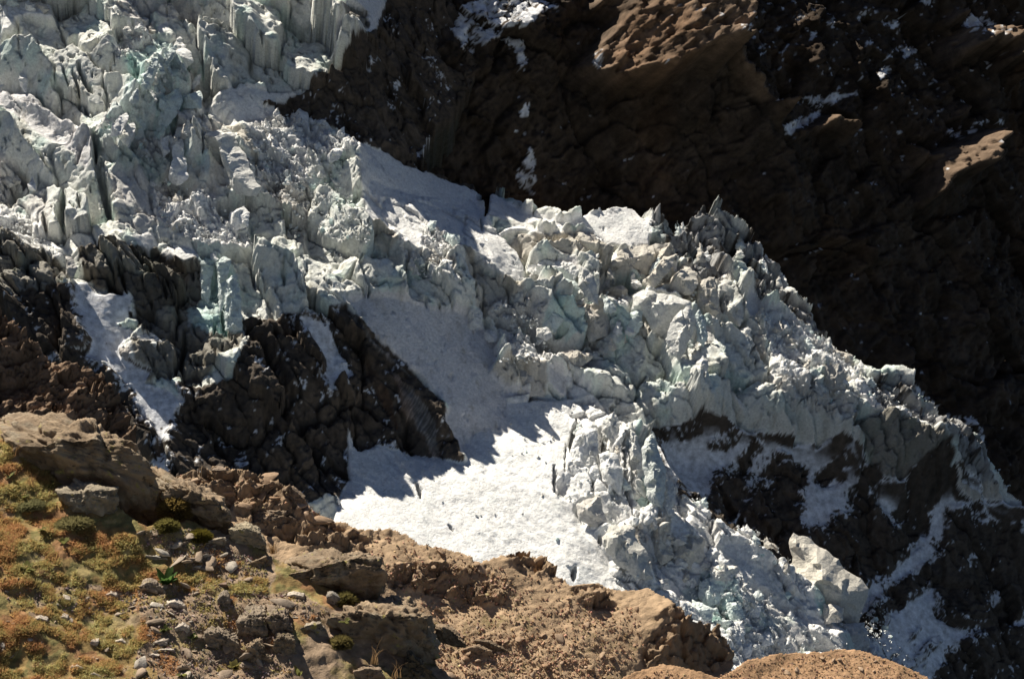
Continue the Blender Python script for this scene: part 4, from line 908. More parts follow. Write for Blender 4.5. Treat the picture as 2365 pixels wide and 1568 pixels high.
# ------------------------------------------------------------------ seracs: traced blades, pillars and blocks of the icefall
WHT, TEA, GRY, TAN = (.84, .84, .82), (.68, .76, .735), (.74, .735, .70), (.64, .60, .53)
SERAC = [
 ('A 1110,400 1120,290 1140,238 1162,245 1172,300 1218,340 1225,400 1180,440', WHT, 78, -30), ('A 1010,400 1060,318 1128,283 1095,370 1060,420', TEA, 70, -45),
 ('A 900,580 950,470 1000,350 1000,400 960,500 930,570', TEA, 72, -50), ('A 980,780 1000,650 1130,560 1165,640 1120,740 1010,870', TEA, 68, -20), ('A 1160,690 1155,615 1265,575 1285,600 1280,690', TEA, 66, -25),
 ('A 1195,1190 1200,900 1215,860 1222,765 1262,745 1295,800 1292,1000 1330,1160', GRY, 80, -10), ('A 1310,950 1290,850 1400,830 1480,855 1560,970 1600,1090 1655,1190 1640,1260 1480,1230 1440,1100 1395,985', GRY, 74, -22),
 ('A 1075,1150 1100,1010 1148,855 1172,950 1195,1140 1140,1180', WHT, 72, -28), ('A 1000,900 1060,860 1080,960 1040,1000', WHT, 68, -20), ('A 130,560 125,500 155,460 180,500 165,590', WHT, 75, -30),
 ('A 850,820 870,700 900,640 935,700 920,830', TEA, 70, -40), ('A 760,930 800,830 860,770 850,850 800,960', WHT, 66, -45), ('A 700,870 740,780 800,720 820,740 760,860', WHT, 66, -45), ('A 690,660 760,640 830,600 830,630 770,660 780,700', WHT, 60, -30),
 ('A 1205,560 1240,490 1280,470 1270,530 1230,570', WHT, 70, -30), ('A 2130,870 2150,830 2190,800 2190,860 2170,880', WHT, 70, -30), ('A 1455,1440 1460,1350 1550,1305 1585,1350 1580,1440 1500,1470', WHT, 66, -20),
 ('A 1370,1330 1375,1270 1430,1245 1470,1270 1460,1330', GRY, 72, 10), ('A 1860,740 1900,690 1955,715 1960,780 1890,800', WHT, 62, -20), ('A 2060,1000 2120,940 2180,950 2160,1010 2090,1040', WHT, 62, -25),
 ('D 1280,520 1270,320 1300,250 1350,300 1340,420 1330,560', TEA, 74, -25), ('D 1390,620 1385,470 1380,300 1420,245 1465,275 1450,380 1430,560', TEA, 78, -15), ('D 1430,720 1420,560 1440,400 1500,355 1525,470 1540,720 1490,750', TEA, 80, 5),
 ('D 1200,660 1160,560 1170,350 1230,310 1290,330 1300,560', (.36, .36, .33), 76, 5), ('D 960,700 950,620 1060,560 1160,545 1190,580 1180,690 1100,780 980,800', (.30, .28, .24), 74, 8), ('D 835,960 828,795 960,775 1115,795 1110,900 1060,1010 900,1050', (.26, .225, .18), 76, 10),
 ('D 1230,1010 1150,900 1170,740 1280,680 1350,750 1330,940', (.24, .23, .21), 78, 10), ('D 760,880 755,840 830,815 845,880 800,915', (.5, .46, .42), 64, -10), ('D 420,300 410,240 460,260 490,330 460,400 420,380', (.5, .48, .45), 70, -20), ('D 620,430 640,370 700,380 690,440', (.3, .28, .26), 70, 0),
 ('D 720,470 745,400 830,420 850,520 760,520', (.2, .19, .17), 72, 10), ('D 490,520 510,460 600,640 600,690 560,680', (.28, .26, .25), 66, 10), ('D 0,560 0,300 80,220 240,240 400,300 415,440 300,480 200,470', (.36, .34, .31), 74, 0),
 ('E 630,320 660,270 725,280 715,330 680,360', WHT, 64, -25), ('E 450,370 455,300 500,330 520,370', WHT, 70, -30), ('E 740,420 735,300 770,300 870,460 865,520 820,500', GRY, 74, 20), ('E 820,700 805,560 850,540 920,610 900,700 840,720', GRY, 72, -10),
 ('E 920,760 930,710 1010,720 1005,790 950,800', WHT, 64, -20), ('E 1060,690 1080,665 1125,680 1110,720', WHT, 64, -20), ('E 560,60 580,25 625,30 620,80 580,95', TEA, 66, -20), ('E 680,150 690,100 770,110 770,170 720,190', TEA, 66, -25),
 ('E 1290,720 1300,620 1380,535 1450,545 1440,640 1370,740', TEA, 68, -20), ('E 1445,640 1450,565 1560,545 1690,595 1722,660 1700,745 1590,800 1545,690', (.60, .56, .51), 70, 5), ('E 1325,440 1330,395 1400,382 1505,408 1540,460 1480,530 1390,480', TEA, 68, -5),
 ('E 1475,530 1490,480 1530,450 1600,500 1585,560', GRY, 72, 10), ('E 1520,440 1525,310 1580,330 1640,420 1650,560 1600,540', GRY, 74, 0), ('E 1190,350 1200,310 1290,275 1490,290 1530,345 1500,410 1370,395', WHT, 70, -15), ('E 1580,330 1620,195 1710,215 1735,290 1680,370', TAN, 66, -35),
 ('E 1730,310 1790,215 1900,190 2105,165 2125,190 2035,310 1960,375 1900,340 1840,340', TAN, 74, 20), ('E 1925,430 2000,340 2060,258 2100,250 2150,235 2120,310 2060,390 1990,470', TAN, 64, -30), ('E 2020,480 2110,400 2200,305 2265,350 2285,430 2240,500', TAN, 66, -35),
 ('E 1855,600 1865,495 1950,465 2090,495 2235,535 2240,580 2120,660 2090,760 2000,745 1950,640', GRY, 76, -5), ('E 1760,720 1750,600 1790,560 1850,600 1940,590 1930,680 1860,800', TEA, 66, -20), ('E 2085,760 2100,680 2150,615 2235,555 2275,640 2240,770 2160,910 2110,880', GRY, 74, 10),
 ('E 2275,790 2265,620 2290,580 2330,680 2345,770 2320,820', TEA, 76, 0), ('E 1940,600 1945,545 1990,540 1985,650 1960,690', TEA, 78, 0), ('E 1390,930 1400,860 1480,840 1600,860 1610,900 1540,960 1420,985', (.58, .54, .48), 70, 0), ('E 1255,760 1260,705 1330,700 1360,760 1320,790', GRY, 66, -10),
 ('E 1060,1090 960,1020 1080,940 1240,925 1315,950 1330,1060 1310,1140 1200,1140', (.66, .62, .56), 68, 5), ('E 1520,1370 1540,1340 1640,1350 1650,1460 1560,1500', WHT, 68, -10), ('E 1670,1360 1680,1290 1750,1230 1790,1320 1780,1460 1720,1420', GRY, 74, -10),
 ('G 510,540 560,420 600,340 630,318 648,340 640,430 605,540 570,580', (.74, .71, .64), 78, -30), ('G 455,620 480,560 500,515 565,535 585,570 582,650 560,700 500,660', (.70, .70, .66), 74, -20), ('G 285,590 300,420 320,400 400,380 425,480 430,610 395,650 330,620', TAN, 76, -5),
 ('G 480,420 500,290 575,280 585,330 560,400 520,430', (.58, .56, .52), 74, 5), ('G 645,850 640,740 700,695 760,850 720,880', (.56, .53, .49), 72, 10), ('G 820,830 840,760 880,720 940,800 920,840 870,820', TAN, 68, -5), ('G 360,800 440,755 620,690 645,800 640,880 500,850', GRY, 72, 5), ('G 790,590 800,555 835,550 840,590', WHT, 60, -20),
 ('G 1075,1100 1070,950 1180,925 1245,975 1235,1110 1140,1130', (.50, .48, .44), 78, 5), ('G 970,900 1000,840 1080,840 1160,900 1060,930 1000,960', WHT, 62, -10), ('G 1300,960 1330,905 1360,980 1340,1000', WHT, 66, -20), ('G 240,1000 250,970 330,880 360,910 355,990 300,1020', GRY, 70, -5), ('G 1045,1210 1050,1170 1075,1110 1120,1110 1130,1150 1100,1230', TEA, 74, -10), ('G 1130,860 1160,840 1280,880 1285,940 1200,930', (.58, .54, .48), 66, 10),
 ('I 1480,240 1470,100 1520,-60 1640,-40 1650,100 1600,260', WHT, 72, -20), ('I 1660,260 1650,120 1700,100 1760,110 1810,240 1800,380 1720,340', WHT, 74, -15), ('I 1870,380 1840,120 1850,-60 1900,20 1940,200 1950,400', GRY, 78, -10), ('I 1960,420 1930,200 1925,70 1990,-20 2030,90 2080,240 2060,470', (.66, .70, .67), 76, -5),
 ('I 2050,480 2070,300 2110,290 2140,330 2140,420 2100,500', GRY, 74, 10), ('I 1520,540 1510,430 1570,400 1660,380 1705,560 1640,580', (.64, .61, .56), 72, -5), ('I 1690,740 1660,650 1760,560 1860,590 1950,720 1995,910 1890,905 1800,850', (.66, .64, .58), 70, -5), ('I 2280,460 2240,430 2330,395 2350,430 2340,470', TEA, 66, -10),
 ('I 2560,630 2570,590 2590,560 2610,590 2640,610 2640,640', WHT, 72, -10), ('J 830,960 880,800 890,605 930,625 1000,648 1060,705 1130,745 1190,790 1245,845 1335,888 1355,960 1345,1090 1290,1200 1150,1190 980,1110', (.66, .62, .54), 80, 2),
 ('J 1010,1020 1020,960 1000,900 1040,950 1080,1000 1070,1060', WHT, 66, -10), ('J 1100,1200 1090,1080 1150,1065 1225,1100 1220,1170 1150,1190', (.66, .62, .55), 72, 0), ('J 1225,1300 1215,1195 1350,1185 1390,1330 1300,1350', (.50, .50, .50), 76, 15),
 ('J 0,720 -10,560 50,500 105,520 115,620 90,720 150,770 60,830', (.68, .65, .58), 72, 0), ('J 140,800 150,680 240,625 335,650 335,790 250,850', (.66, .63, .56), 72, 5), ('J 210,950 215,890 310,880 300,950 260,970', WHT, 66, -5), ('J 370,880 380,830 540,825 560,870 480,930 400,920', (.74, .72, .67), 66, -10),
 ('J 300,1030 300,940 350,900 450,930 470,1000 430,1070 360,1090', (.72, .79, .77), 64, -15), ('J 480,1120 470,1050 570,1040 590,1150 560,1260 510,1230', (.70, .78, .76), 70, 0), ('J 500,1290 510,1190 580,1170 595,1260 560,1320', WHT, 66, -5), ('J 250,1120 260,1040 400,1100 380,1180 300,1180', (.72, .79, .77), 64, -10),
 ('J 600,1130 640,1050 700,1080 680,1160', WHT, 64, -10), ('J 560,1380 580,1320 640,1310 640,1390 600,1420', WHT, 64, -10), ('J 700,1340 690,1260 760,1250 780,1330', WHT, 66, 0), ('J 830,760 720,690 640,640 780,690 815,740', (.66, .62, .55), 60, 0),
 ('I 840,1000 840,960 890,940 900,990', WHT, 60, -10)]
SERAC = SERAC[:-1]
for k_, (pl, c_, th_, ph_) in enumerate(SERAC):
    if np.mean(c_) < .45: continue
    br_ = np.mean(c_); tg_ = 5 if pl[0] in 'IJ' else 0
    solid('serac', T(pl), MID, None, th_ - (8 if br_ < .5 else 13 if br_ < .66 else 17) - tg_, ph_ - 9, col=c_, parent=glacier, out=0.5, seed=k_ % 40)

# smaller blades standing in rows along the crests of the tongue and the icefall
def fin_row(line, n, w0, h0_, phi0, cols, seed):
    r = np.random.RandomState(seed); L = T(line); cum = np.concatenate([[0], np.cumsum(np.hypot(*np.diff(L, axis=0).T))])
    for k in range(n):
        t = (k + r.rand()) / n * cum[-1]; x = np.interp(t, cum, L[:, 0]) + r.randn() * w0 * .35; y = np.interp(t, cum, L[:, 1]) + r.randn() * w0 * .25
        w_ = w0 * (.55 + .8 * r.rand()); h = h0_ * (.45 + .85 * r.rand()); lean = r.randn() * .18 * h - .1 * h; a = .3 + .4 * r.rand()
        o = np.array([[-.5, .15], [-.45, -.35 * h / w_ * r.rand()], [-.5 + a * .5, -(.55 + .25 * r.rand()) * h / w_], [-.5 + a * .75, -(.5 + .2 * r.rand()) * h / w_], [-.5 + a, -h / w_], [-.5 + a + .13, -.82 * h / w_], [-.5 + a + .2 * (1 - a) + .1, -(.45 + .25 * r.rand()) * h / w_], [.42, -.3 * h / w_ * (.4 + r.rand())], [.5, .1], [0, .3]]) * w_
        o[:, 0] -= lean * o[:, 1] / h
        solid('serac', o + (x, y), MID, (x, y), 50 + 16 * r.rand(), phi0 - 14 + float(np.clip(18 * r.randn(), -32, 32)), col=cols[r.randint(len(cols))], parent=glacier, out=.2, seed=r.randint(40), step=.3)
MIX = [WHT, WHT, GRY, TAN, (.70, .76, .74), (.74, .72, .67)]
for q, (ln, n, w0, h0_) in enumerate([('I 1470,-100 1560,60 1600,250 1640,400', 7, 26, 40), ('I 1700,-60 1760,120 1830,330 1900,480', 9, 24, 50), ('I 1880,0 1980,150 2060,330 2120,470', 9, 22, 44), ('I 1900,500 2020,640 2120,800 2250,950', 9, 30, 40), ('J 130,380 300,450 420,560 600,640 780,740', 12, 24, 26),
  ('J 60,620 250,720 420,800 560,900', 9, 30, 36), ('J 640,700 820,860 960,960', 7, 24, 28), ('J 560,900 640,1000 760,1100 900,1180', 8, 22, 26), ('E 1280,640 1420,600 1560,560 1700,600', 7, 26, 34), ('E 1560,420 1700,400 1840,440 2000,470', 9, 24, 34), ('E 1960,420 2080,330 2200,330 2290,420', 8, 26, 38),
  ('E 1750,700 1900,760 2080,780 2250,820', 9, 28, 34), ('E 430,340 560,300 700,340 780,420', 8, 22, 26), ('A 620,860 760,740 880,620 1000,500 1120,400', 16, 22, 34), ('A 720,930 850,830 960,720 1060,600', 10, 22, 34), ('A 1080,900 1200,860 1300,820 1420,860', 7, 22, 34),
  ('A 1560,860 1700,800 1880,740 2050,800 2200,880', 14, 18, 20), ('A 1600,1000 1750,1120 1900,1200 2050,1100', 9, 20, 22), ('A 20,1180 150,1160 260,1260', 6, 24, 36), ('A 960,1180 1060,1240 1180,1300', 6, 18, 22), ('A 20,60 140,60 300,40', 5, 26, 26), ('A 780,220 900,200 980,190', 5, 20, 22),
  ('G 700,640 850,720 1000,800 1150,850', 12, 20, 22), ('G 800,980 950,990 1100,1000 1280,1060', 9, 24, 30), ('G 1300,960 1420,1090 1560,1190 1750,1290', 14, 16, 18), ('G 120,100 250,200 380,300 480,300', 9, 22, 36), ('G 500,180 640,260 740,330 820,440', 9, 20, 26), ('D 1260,260 1360,240 1450,260', 4, 22, 36), ('E 1560,900 1700,840 1850,800', 5, 24, 26)]):
    fin_row(ln, max(3, int(n * (.6 if ln[0] in 'IJ' else .8))), w0, h0_, -8, MIX, 400 + q)

# ------------------------------------------------------------------ loose ice blocks
def rock_mesh(name, seed, mat, n=11, flat=0.7, sub=1, noise=0.12, cols=None, smooth=False):
    r = np.random.RandomState(seed); p = r.randn(n, 3); p /= np.linalg.norm(p, axis=1)[:, None]; p *= (0.75 + .35 * r.rand(n, 1)); p[:, 2] *= flat
    p[:, 0] *= 1 + .4 * r.rand()
    bm = bmesh.new()
    for x in p: bm.verts.new(x)
    bmesh.ops.convex_hull(bm, input=bm.verts)
    for v in [v for v in bm.verts if not v.link_faces]: bm.verts.remove(v)
    bmesh.ops.triangulate(bm, faces=bm.faces)
    if sub:
        bmesh.ops.bevel(bm, geom=list(bm.edges), offset=0.07, segments=1, affect='EDGES')
        bmesh.ops.triangulate(bm, faces=bm.faces)
    me = bpy.data.meshes.new(name); bm.to_mesh(me); bm.free()
    co = np.zeros(len(me.vertices) * 3); me.vertices.foreach_get('co', co); co = co.reshape(-1, 3)
    co += noise * np.stack([fbm3(co * 1.6 + seed, 3, q) for q in range(3)], 1); me.vertices.foreach_set('co', co.ravel())
    if cols is not None: set_col(me, np.array(cols)[None] * (1 + .2 * fbm3(co * 2, 3, 9))[:, None])
    me.polygons.foreach_set('use_smooth', np.full(len(me.polygons), smooth)); me.materials.append(mat); me.update()
    return me

ICEM = [rock_mesh('ice_block', 100 + q, M_ICE, 10, .75, 1, .10, c_) for q, c_ in enumerate([(.82, .83, .82), (.80, .82, .81), (.78, .79, .76), (.70, .80, .77), (.62, .75, .72), (.72, .70, .65), (.80, .80, .78), (.74, .76, .74)])]
LOWICE = [rock_mesh('ice_block', 200 + q, M_ICE, 9, .75, 0, .12, (.78, .80, .79)) for q in range(6)]
def scatter_px(polys, n, seed):
    r = np.random.RandomState(seed); out = []
    A = []
    for p in polys:
        x = p[:, 0]; y = p[:, 1]; A.append(abs(np.dot(x, np.roll(y, 1)) - np.dot(y, np.roll(x, 1))) / 2)
    A = np.array(A); cnt = r.multinomial(n, A / A.sum())
    for p, c in zip(polys, cnt):
        got = np.zeros((0, 2))
        while len(got) < c:
            q = p.min(0) + r.rand(c * 3 + 8, 2) * np.ptp(p, axis=0); got = np.concatenate([got, q[_inside(p, q[:, 0], q[:, 1])]])
        out.append(got[:c])
    return np.concatenate(out)
rub = [p for c, p in MR if c in ('litrub', 'grub', 'blocky')]; rub2 = [p for c, p in MR if c == 'flowrub']; rub3 = [p for c, p in MR if c in ('icelit', 'tanlit')]
def on_ice(q): return q[inside(SKYLINE, q[:, 0], q[:, 1] - 9) & inside(SKYLINE, q[:, 0] + 9, q[:, 1] - 4)]
pts = np.concatenate([scatter_px(rub, 150, 3), scatter_px(rub2, 12, 4), scatter_px(rub3, 50, 5)])
pts = on_ice(pts); pts = pts[(pts[:, 0] > -20) & (pts[:, 0] < 2390) & (pts[:, 1] > -20) & (pts[:, 1] < 1540)]
P_, _ = MID.sample(pts[:, 0], pts[:, 1])
def rot(r): return (r.rand() * 6.28, r.rand() * 6.28, r.rand() * 6.28)
for k_, p in enumerate(P_):
    o = bpy.data.objects.new('ice_block', ICEM[rng.randint(8)]); o.parent = glacier; sc.collection.objects.link(o)
    sz = (0.45 + 1.0 * rng.rand() ** 2.2) * (0.6 if 150 <= k_ < 162 else 1)
    o.location = p + MID.N * sz * .25; o.scale = (sz, sz * (0.7 + .5 * rng.rand()), sz); o.rotation_euler = rot(rng)

def merged(name, meshes, P, sizes, colf, mat, parent=None, kind='stuff', up=None):
    """many small pieces joined into one object"""
    data = []
    for me in meshes:
        co = np.zeros(len(me.vertices) * 3); me.vertices.foreach_get('co', co); me.calc_loop_triangles()
        tr = np.zeros(len(me.loop_triangles) * 3, np.int32); me.loop_triangles.foreach_get('vertices', tr)
        data.append((co.reshape(-1, 3), tr.reshape(-1, 3)))
    VV, TT, CC = [], [], []; off = 0; r = np.random.RandomState(5)
    pick = r.randint(len(meshes), size=len(P)); q = r.randn(len(P), 4); q /= np.linalg.norm(q, axis=1)[:, None]
    w_, x, y, z = q.T
    Rm = np.stack([1 - 2 * (y * y + z * z), 2 * (x * y - z * w_), 2 * (x * z + y * w_), 2 * (x * y + z * w_), 1 - 2 * (x * x + z * z), 2 * (y * z - x * w_), 2 * (x * z - y * w_), 2 * (y * z + x * w_), 1 - 2 * (x * x + y * y)], 1).reshape(-1, 3, 3)
    for m in range(len(meshes)):
        s_ = np.nonzero(pick == m)[0]; co, tr = data[m]
        V = np.einsum('nij,vj->nvi', Rm[s_], co) * sizes[s_, None, None] + P[s_][:, None]
        VV.append(V.reshape(-1, 3)); TT.append((tr[None] + (off + np.arange(len(s_)) * len(co))[:, None, None]).reshape(-1, 3)); off += len(s_) * len(co)
        CC.append(np.repeat(colf[s_], len(co), 0))
    o = mesh_from(name, np.concatenate(VV), None, mat, np.concatenate(CC), parent, False, np.concatenate(TT))
    if kind: o['kind'] = kind
    return o
pts = np.concatenate([scatter_px(rub, 5200, 13), scatter_px(rub2, 20, 14), scatter_px(rub3, 2600, 15)]); pts = on_ice(pts)
P_, _ = MID.sample(pts[:, 0], pts[:, 1]); sz = 0.16 + 0.42 * rng.rand(len(P_)) ** 3; pass
merged('ice_rubble', LOWICE, P_ + MID.N * (sz * .3)[:, None], sz, np.array([.78, .80, .79]) * (0.86 + .2 * rng.rand(len(P_), 1)), M_ICE, glacier)
# ------------------------------------------------------------------ foreground boulders, stones, gravel
LICH = ((.42, .40, .14), 9.0, .60, .66)
M_BOUL = material('lichen_boulder', rough=0.9, spec=0.2, nscale=8, namp=0.4, bump=0.9, bdist=0.02, fine=45, speck=[((.36, .295, .215), 6.0, .52, .64), ((.36, .31, .11), 14.0, .61, .67), ((.06, .05, .04), 20.0, .60, .68)])
M_BROWN = material('brown_boulder', rough=0.9, spec=0.2, nscale=5, namp=0.35, bump=0.9, bdist=0.03, fine=28, speck=[((.32, .245, .17), 4.0, .52, .64), ((.06, .045, .03), 14.0, .62, .70)])
M_STONE = material('grey_stone', rough=0.9, spec=0.2, nscale=20, namp=0.35, bump=0.7, bdist=0.006, fine=90)

def tess(V, F, edge, rounds=5):
    """split triangles until edges are short"""
    V = np.array(V, float); F = np.array(F)
    for _ in range(rounds):
        E = np.stack([F, np.roll(F, -1, 1)], 2); L = np.linalg.norm(V[E[..., 0]] - V[E[..., 1]], axis=2)
        if L.max() < edge * 1.3 and L.mean() < edge: break
        Es = np.sort(E.reshape(-1, 2), 1); un, inv = np.unique(Es, axis=0, return_inverse=True); inv = inv.reshape(-1, 3) + len(V)
        V = np.concatenate([V, V[un].mean(1)]); x, y, z = inv.T; A, B, C = F.T
        F = np.concatenate([np.stack(q, 1) for q in ((A, x, z), (x, B, y), (z, y, C), (x, y, z))])
    return V, F

def hull_rock(name, pts, mat, col, edge, rough=0.08, smooth_it=3, seed=0, parent=None, pit=0.5):
    bm = bmesh.new()
    for p in pts: bm.verts.new(p)
    bmesh.ops.convex_hull(bm, input=bm.verts)
    for v in [v for v in bm.verts if not v.link_faces]: bm.verts.remove(v)
    bmesh.ops.triangulate(bm, faces=bm.faces); bm.verts.index_update()
    V = [v.co[:] for v in bm.verts]; F = [[v.index for v in f.verts] for f in bm.faces]; bm.free()
    V, F = tess(V, F, edge)
    E = np.concatenate([F[:, [0, 1]], F[:, [1, 2]], F[:, [2, 0]]]); E = np.unique(np.sort(E, 1), axis=0)
    for _ in range(smooth_it):
        S = np.zeros_like(V); n = np.zeros(len(V)); np.add.at(S, E[:, 0], V[E[:, 1]]); np.add.at(S, E[:, 1], V[E[:, 0]]); np.add.at(n, E[:, 0], 1); np.add.at(n, E[:, 1], 1)
        V = V * .45 + .55 * S / n[:, None]
    size = np.ptp(V, axis=0).max(); c = V.mean(0); d = V - c; d /= np.linalg.norm(d, axis=1)[:, None] + 1e-9
    q = V / size
    n1 = fbm3(q * 3 + seed, 4, seed); n2 = fbm3(q * 9 + seed, 4, seed + 3, .6); n3 = np.abs(noise3(q * 5.5 + seed, seed + 5))
    bl = blocks(q[:, 0] * 1 + q[:, 1] * .6, q[:, 2] + q[:, 1] * .35, .36, .28, seed % 60, 1.4, .5, .15)
    V = V + d * (size * rough * .55 * bl)[:, None]
    V = V + d * (size * rough * (n1 * .9 + n2 * .65 - pit * np.clip(.22 - n3, 0, 1)))[:, None]
    cc = np.array(col)[None] * (1 + .35 * n1 + .35 * n2)[:, None]
    return mesh_from(name, V, None, mat, np.clip(cc, .015, .7), parent, True, F)

def boulder(s, ft, fb, bt, w, label, mat=None, col=(.29, .215, .145), d=None, seed=0, rough=0.08, name='boulder', group=None, sink=0.12, pit=.5, cat='boulder'):
    """ft: traced front top edge, fb: front foot, bt: back top edge; w: depth of the top in metres"""
    ft, fb, bt = (T(x) if isinstance(x, str) else x for x in (ft, fb, bt))
    if d is None:
        m = fb.mean(0); P, _ = s.sample(m[0], m[1]); d = float(P[0] @ FWD) - .05 * w
    A = at(ft[:, 0], ft[:, 1], np.full(len(ft), d)); B = at(fb[:, 0], fb[:, 1], np.full(len(fb), d + .28 * w)); C = at(bt[:, 0], bt[:, 1], np.full(len(bt), d + w))
    h = max(A[:, 2].max() - B[:, 2].min(), .02)
    D = C - np.array([0, 0, 1]) * h * .9; B2 = B - np.array([0, 0, 1]) * h * sink
    pts = np.concatenate([A, B, B2, C, D]); size = np.ptp(pts, axis=0).max()
    o = hull_rock(name, pts, mat or M_BOUL, col, size / (30 if cat == 'boulder' else 10), rough, 1, seed, None, pit)
    return tag(o, label, cat, group)

boulder(NEAR, 'H 90,60 210,60 480,30 700,30 830,60 920,150 980,270', 'H 120,230 330,260 700,420 880,590 1000,540 1010,400', 'D -60,1330 0,1290 110,1255 250,1245 400,1260 560,1310 700,1370 800,1420', 0.55, 'largest flat-topped boulder at the left edge with a dark shaded front', seed=3, rough=.06)
boulder(NEAR, 'H 350,370 450,430 560,480 640,380 740,345', 'H 400,430 560,560 650,560 720,470', 'H 365,330 480,280 590,300 650,335 735,335', 0.16, 'lichen-speckled grey rock in front of the largest boulder', seed=5, rough=.055, col=(.33, .28, .21))
boulder(NEAR, 'H 1000,380 1100,330 1200,340 1330,420 1420,470 1480,560', 'H 1180,520 1300,600 1440,640 1490,610', 'H 965,200 1010,205 1100,260 1200,300 1300,330 1420,430', 0.4, 'long brown boulder right of the largest one with yellow lichen on top', seed=7, rough=.08)
boulder(RIDGE, 'H 1335,310 1400,300 1480,330 1515,360', 'H 1345,320 1440,365 1510,372', 'H 1400,262 1440,265 1490,300', 0.35, 'dark pointed block lying on top of the brown ridge', M_BROWN, (.15, .11, .08), seed=9, rough=.05)
boulder(RIDGE, 'H 1340,222 1400,228 1440,220', 'H 1340,235 1440,232', 'H 1370,192 1410,192', 0.2, 'small pale block on the crest of the brown ridge', M_BROWN, (.26, .2, .15), seed=10, rough=.05)
boulder(RIDGE, 'H 1610,560 1700,500 1830,490 1900,560', 'H 1620,600 1740,630 1900,600', 'H 1560,440 1700,400 1850,440 1900,500', 0.6, 'broad brown boulder with a shaded face under the ridge crest', M_BROWN, (.2, .15, .11), seed=11, rough=.08)
boulder(RIDGE, 'H 1790,350 1860,340 1930,400', 'H 1800,380 1870,420 1930,430', 'H 1800,330 1870,325 1930,380', 0.3, 'dark-fronted brown block at the right end of the ridge crest', M_BROWN, (.2, .15, .11), seed=12, rough=.07)
boulder(NEAR, 'H 1460,600 1560,590 1650,620 1690,690', 'H 1460,650 1480,720 1600,740 1690,730', 'H 1500,560 1560,545 1650,590', 0.16, 'blocky rock with yellow lichen beside the dry grass tuft', seed=13, rough=.055, col=(.32, .27, .19))
boulder(NEAR, 'H 1720,900 1850,880 2010,920 2120,850 2170,800 2330,770 2420,780 2440,850', 'H 1730,930 1900,990 2060,1000 2180,1040 2400,1060 2440,960', 'H 1850,800 2000,740 2100,725 2250,740 2380,770', 0.45, 'big rounded boulder with a sunlit left side in the middle of the slope', seed=17, rough=.07, col=(.25, .185, .125))
boulder(NEAR, 'I -80,1160 0,1130 130,1120 280,1150 400,1150 570,1160', 'I -60,1300 100,1480 260,1500 420,1520 560,1400 620,1440', 'I 0,1090 100,1060 300,1040 480,1110 580,1150', 0.35, 'lichen-topped rock outcrop with a deep dark front at the slope edge', seed=19, rough=.075, pit=.9)
boulder(NEAR, 'H 1290,1260 1360,1240 1440,1280 1520,1330', 'H 1290,1330 1400,1400 1530,1420', 'H 1330,1200 1400,1190 1500,1240', 0.16, 'pitted grey-brown rock at the lower left of the slope-edge outcrops', seed=23, rough=.075, pit=.9, col=(.28, .225, .17))
boulder(NEAR, 'H 1500,1190 1600,1150 1680,1180 1700,1240', 'H 1520,1260 1620,1330 1700,1300', 'H 1530,1090 1600,1060 1680,1080', 0.2, 'pitted rounded rock left of the upright knob', seed=61, rough=.075, pit=.9, col=(.28, .225, .17))
boulder(NEAR, 'H 1690,1160 1760,1130 1820,1160 1860,1230', 'H 1700,1230 1780,1330 1860,1320', 'H 1700,1080 1760,1070 1820,1110', 0.18, 'pitted rock touching the left side of the thin tilted slab', seed=62, rough=.075, pit=.9, col=(.26, .2, .15))
boulder(NEAR, 'H 1740,1300 1800,1270 1870,1300', 'H 1740,1390 1800,1430 1880,1400', 'H 1750,1250 1800,1230 1850,1250', 0.12, 'dark lumpy rock under the thin tilted slab', seed=63, rough=.075, pit=.9, col=(.22, .17, .12))
boulder(NEAR, 'I 620,1230 680,1220 740,1260 800,1320', 'I 620,1280 700,1310 800,1330', 'I 620,1200 680,1195 740,1230', 0.2, 'low brown rock right of the dark-fronted outcrop', M_BROWN, (.26, .19, .13), seed=64, rough=.08)
boulder(NEAR, 'H 1575,1350 1620,1310 1670,1330 1730,1430', 'H 1570,1400 1640,1480 1720,1470', 'H 1600,1300 1660,1290 1700,1360', 0.1, 'small upright knob of rock below the pitted outcrop', seed=24, rough=.1)
boulder(NEAR, 'H 1870,1230 1950,1220 2040,1190', 'H 1880,1270 1960,1265 2080,1260 2090,1290', 'H 1880,1195 1960,1170 2030,1165', 0.14, 'thin tilted slab roofing a dark hollow', seed=25, rough=.06, col=(.33, .28, .22))
boulder(NEAR, 'I 230,1180 400,1160 480,1190', 'I 330,1060 480,1170 500,1120', 'I 290,1030 420,1010 480,1060', 0.15, 'low rounded rock behind the dark-fronted outcrop', seed=26, rough=.1)
boulder(RIDGE, 'I 860,1300 940,1310 1010,1340 1080,1370', 'I 880,1330 980,1400 1085,1385', 'I 870,1290 950,1275 1030,1278 1060,1330', 0.35, 'dark flat-topped boulder resting on the brown scree', M_BROWN, (.17, .125, .085), seed=27, rough=.04)
boulder(RIDGE, 'I 790,1360 880,1340 960,1370', 'I 800,1400 900,1420 1000,1410', 'I 830,1325 920,1322 980,1350', 0.3, 'rounded pale rock in front of the dark flat-topped boulder', M_BROWN, (.25, .18, .12), seed=28, rough=.05)
boulder(NEAR, 'H 880,960 940,930 1000,940 1055,990', 'H 885,975 980,1010 1060,1015', 'H 920,905 985,905 1030,950', 0.09, 'pale pyramid-shaped rock beside the green leafy plant', seed=31, d=None, rough=.05, col=(.36, .29, .23))
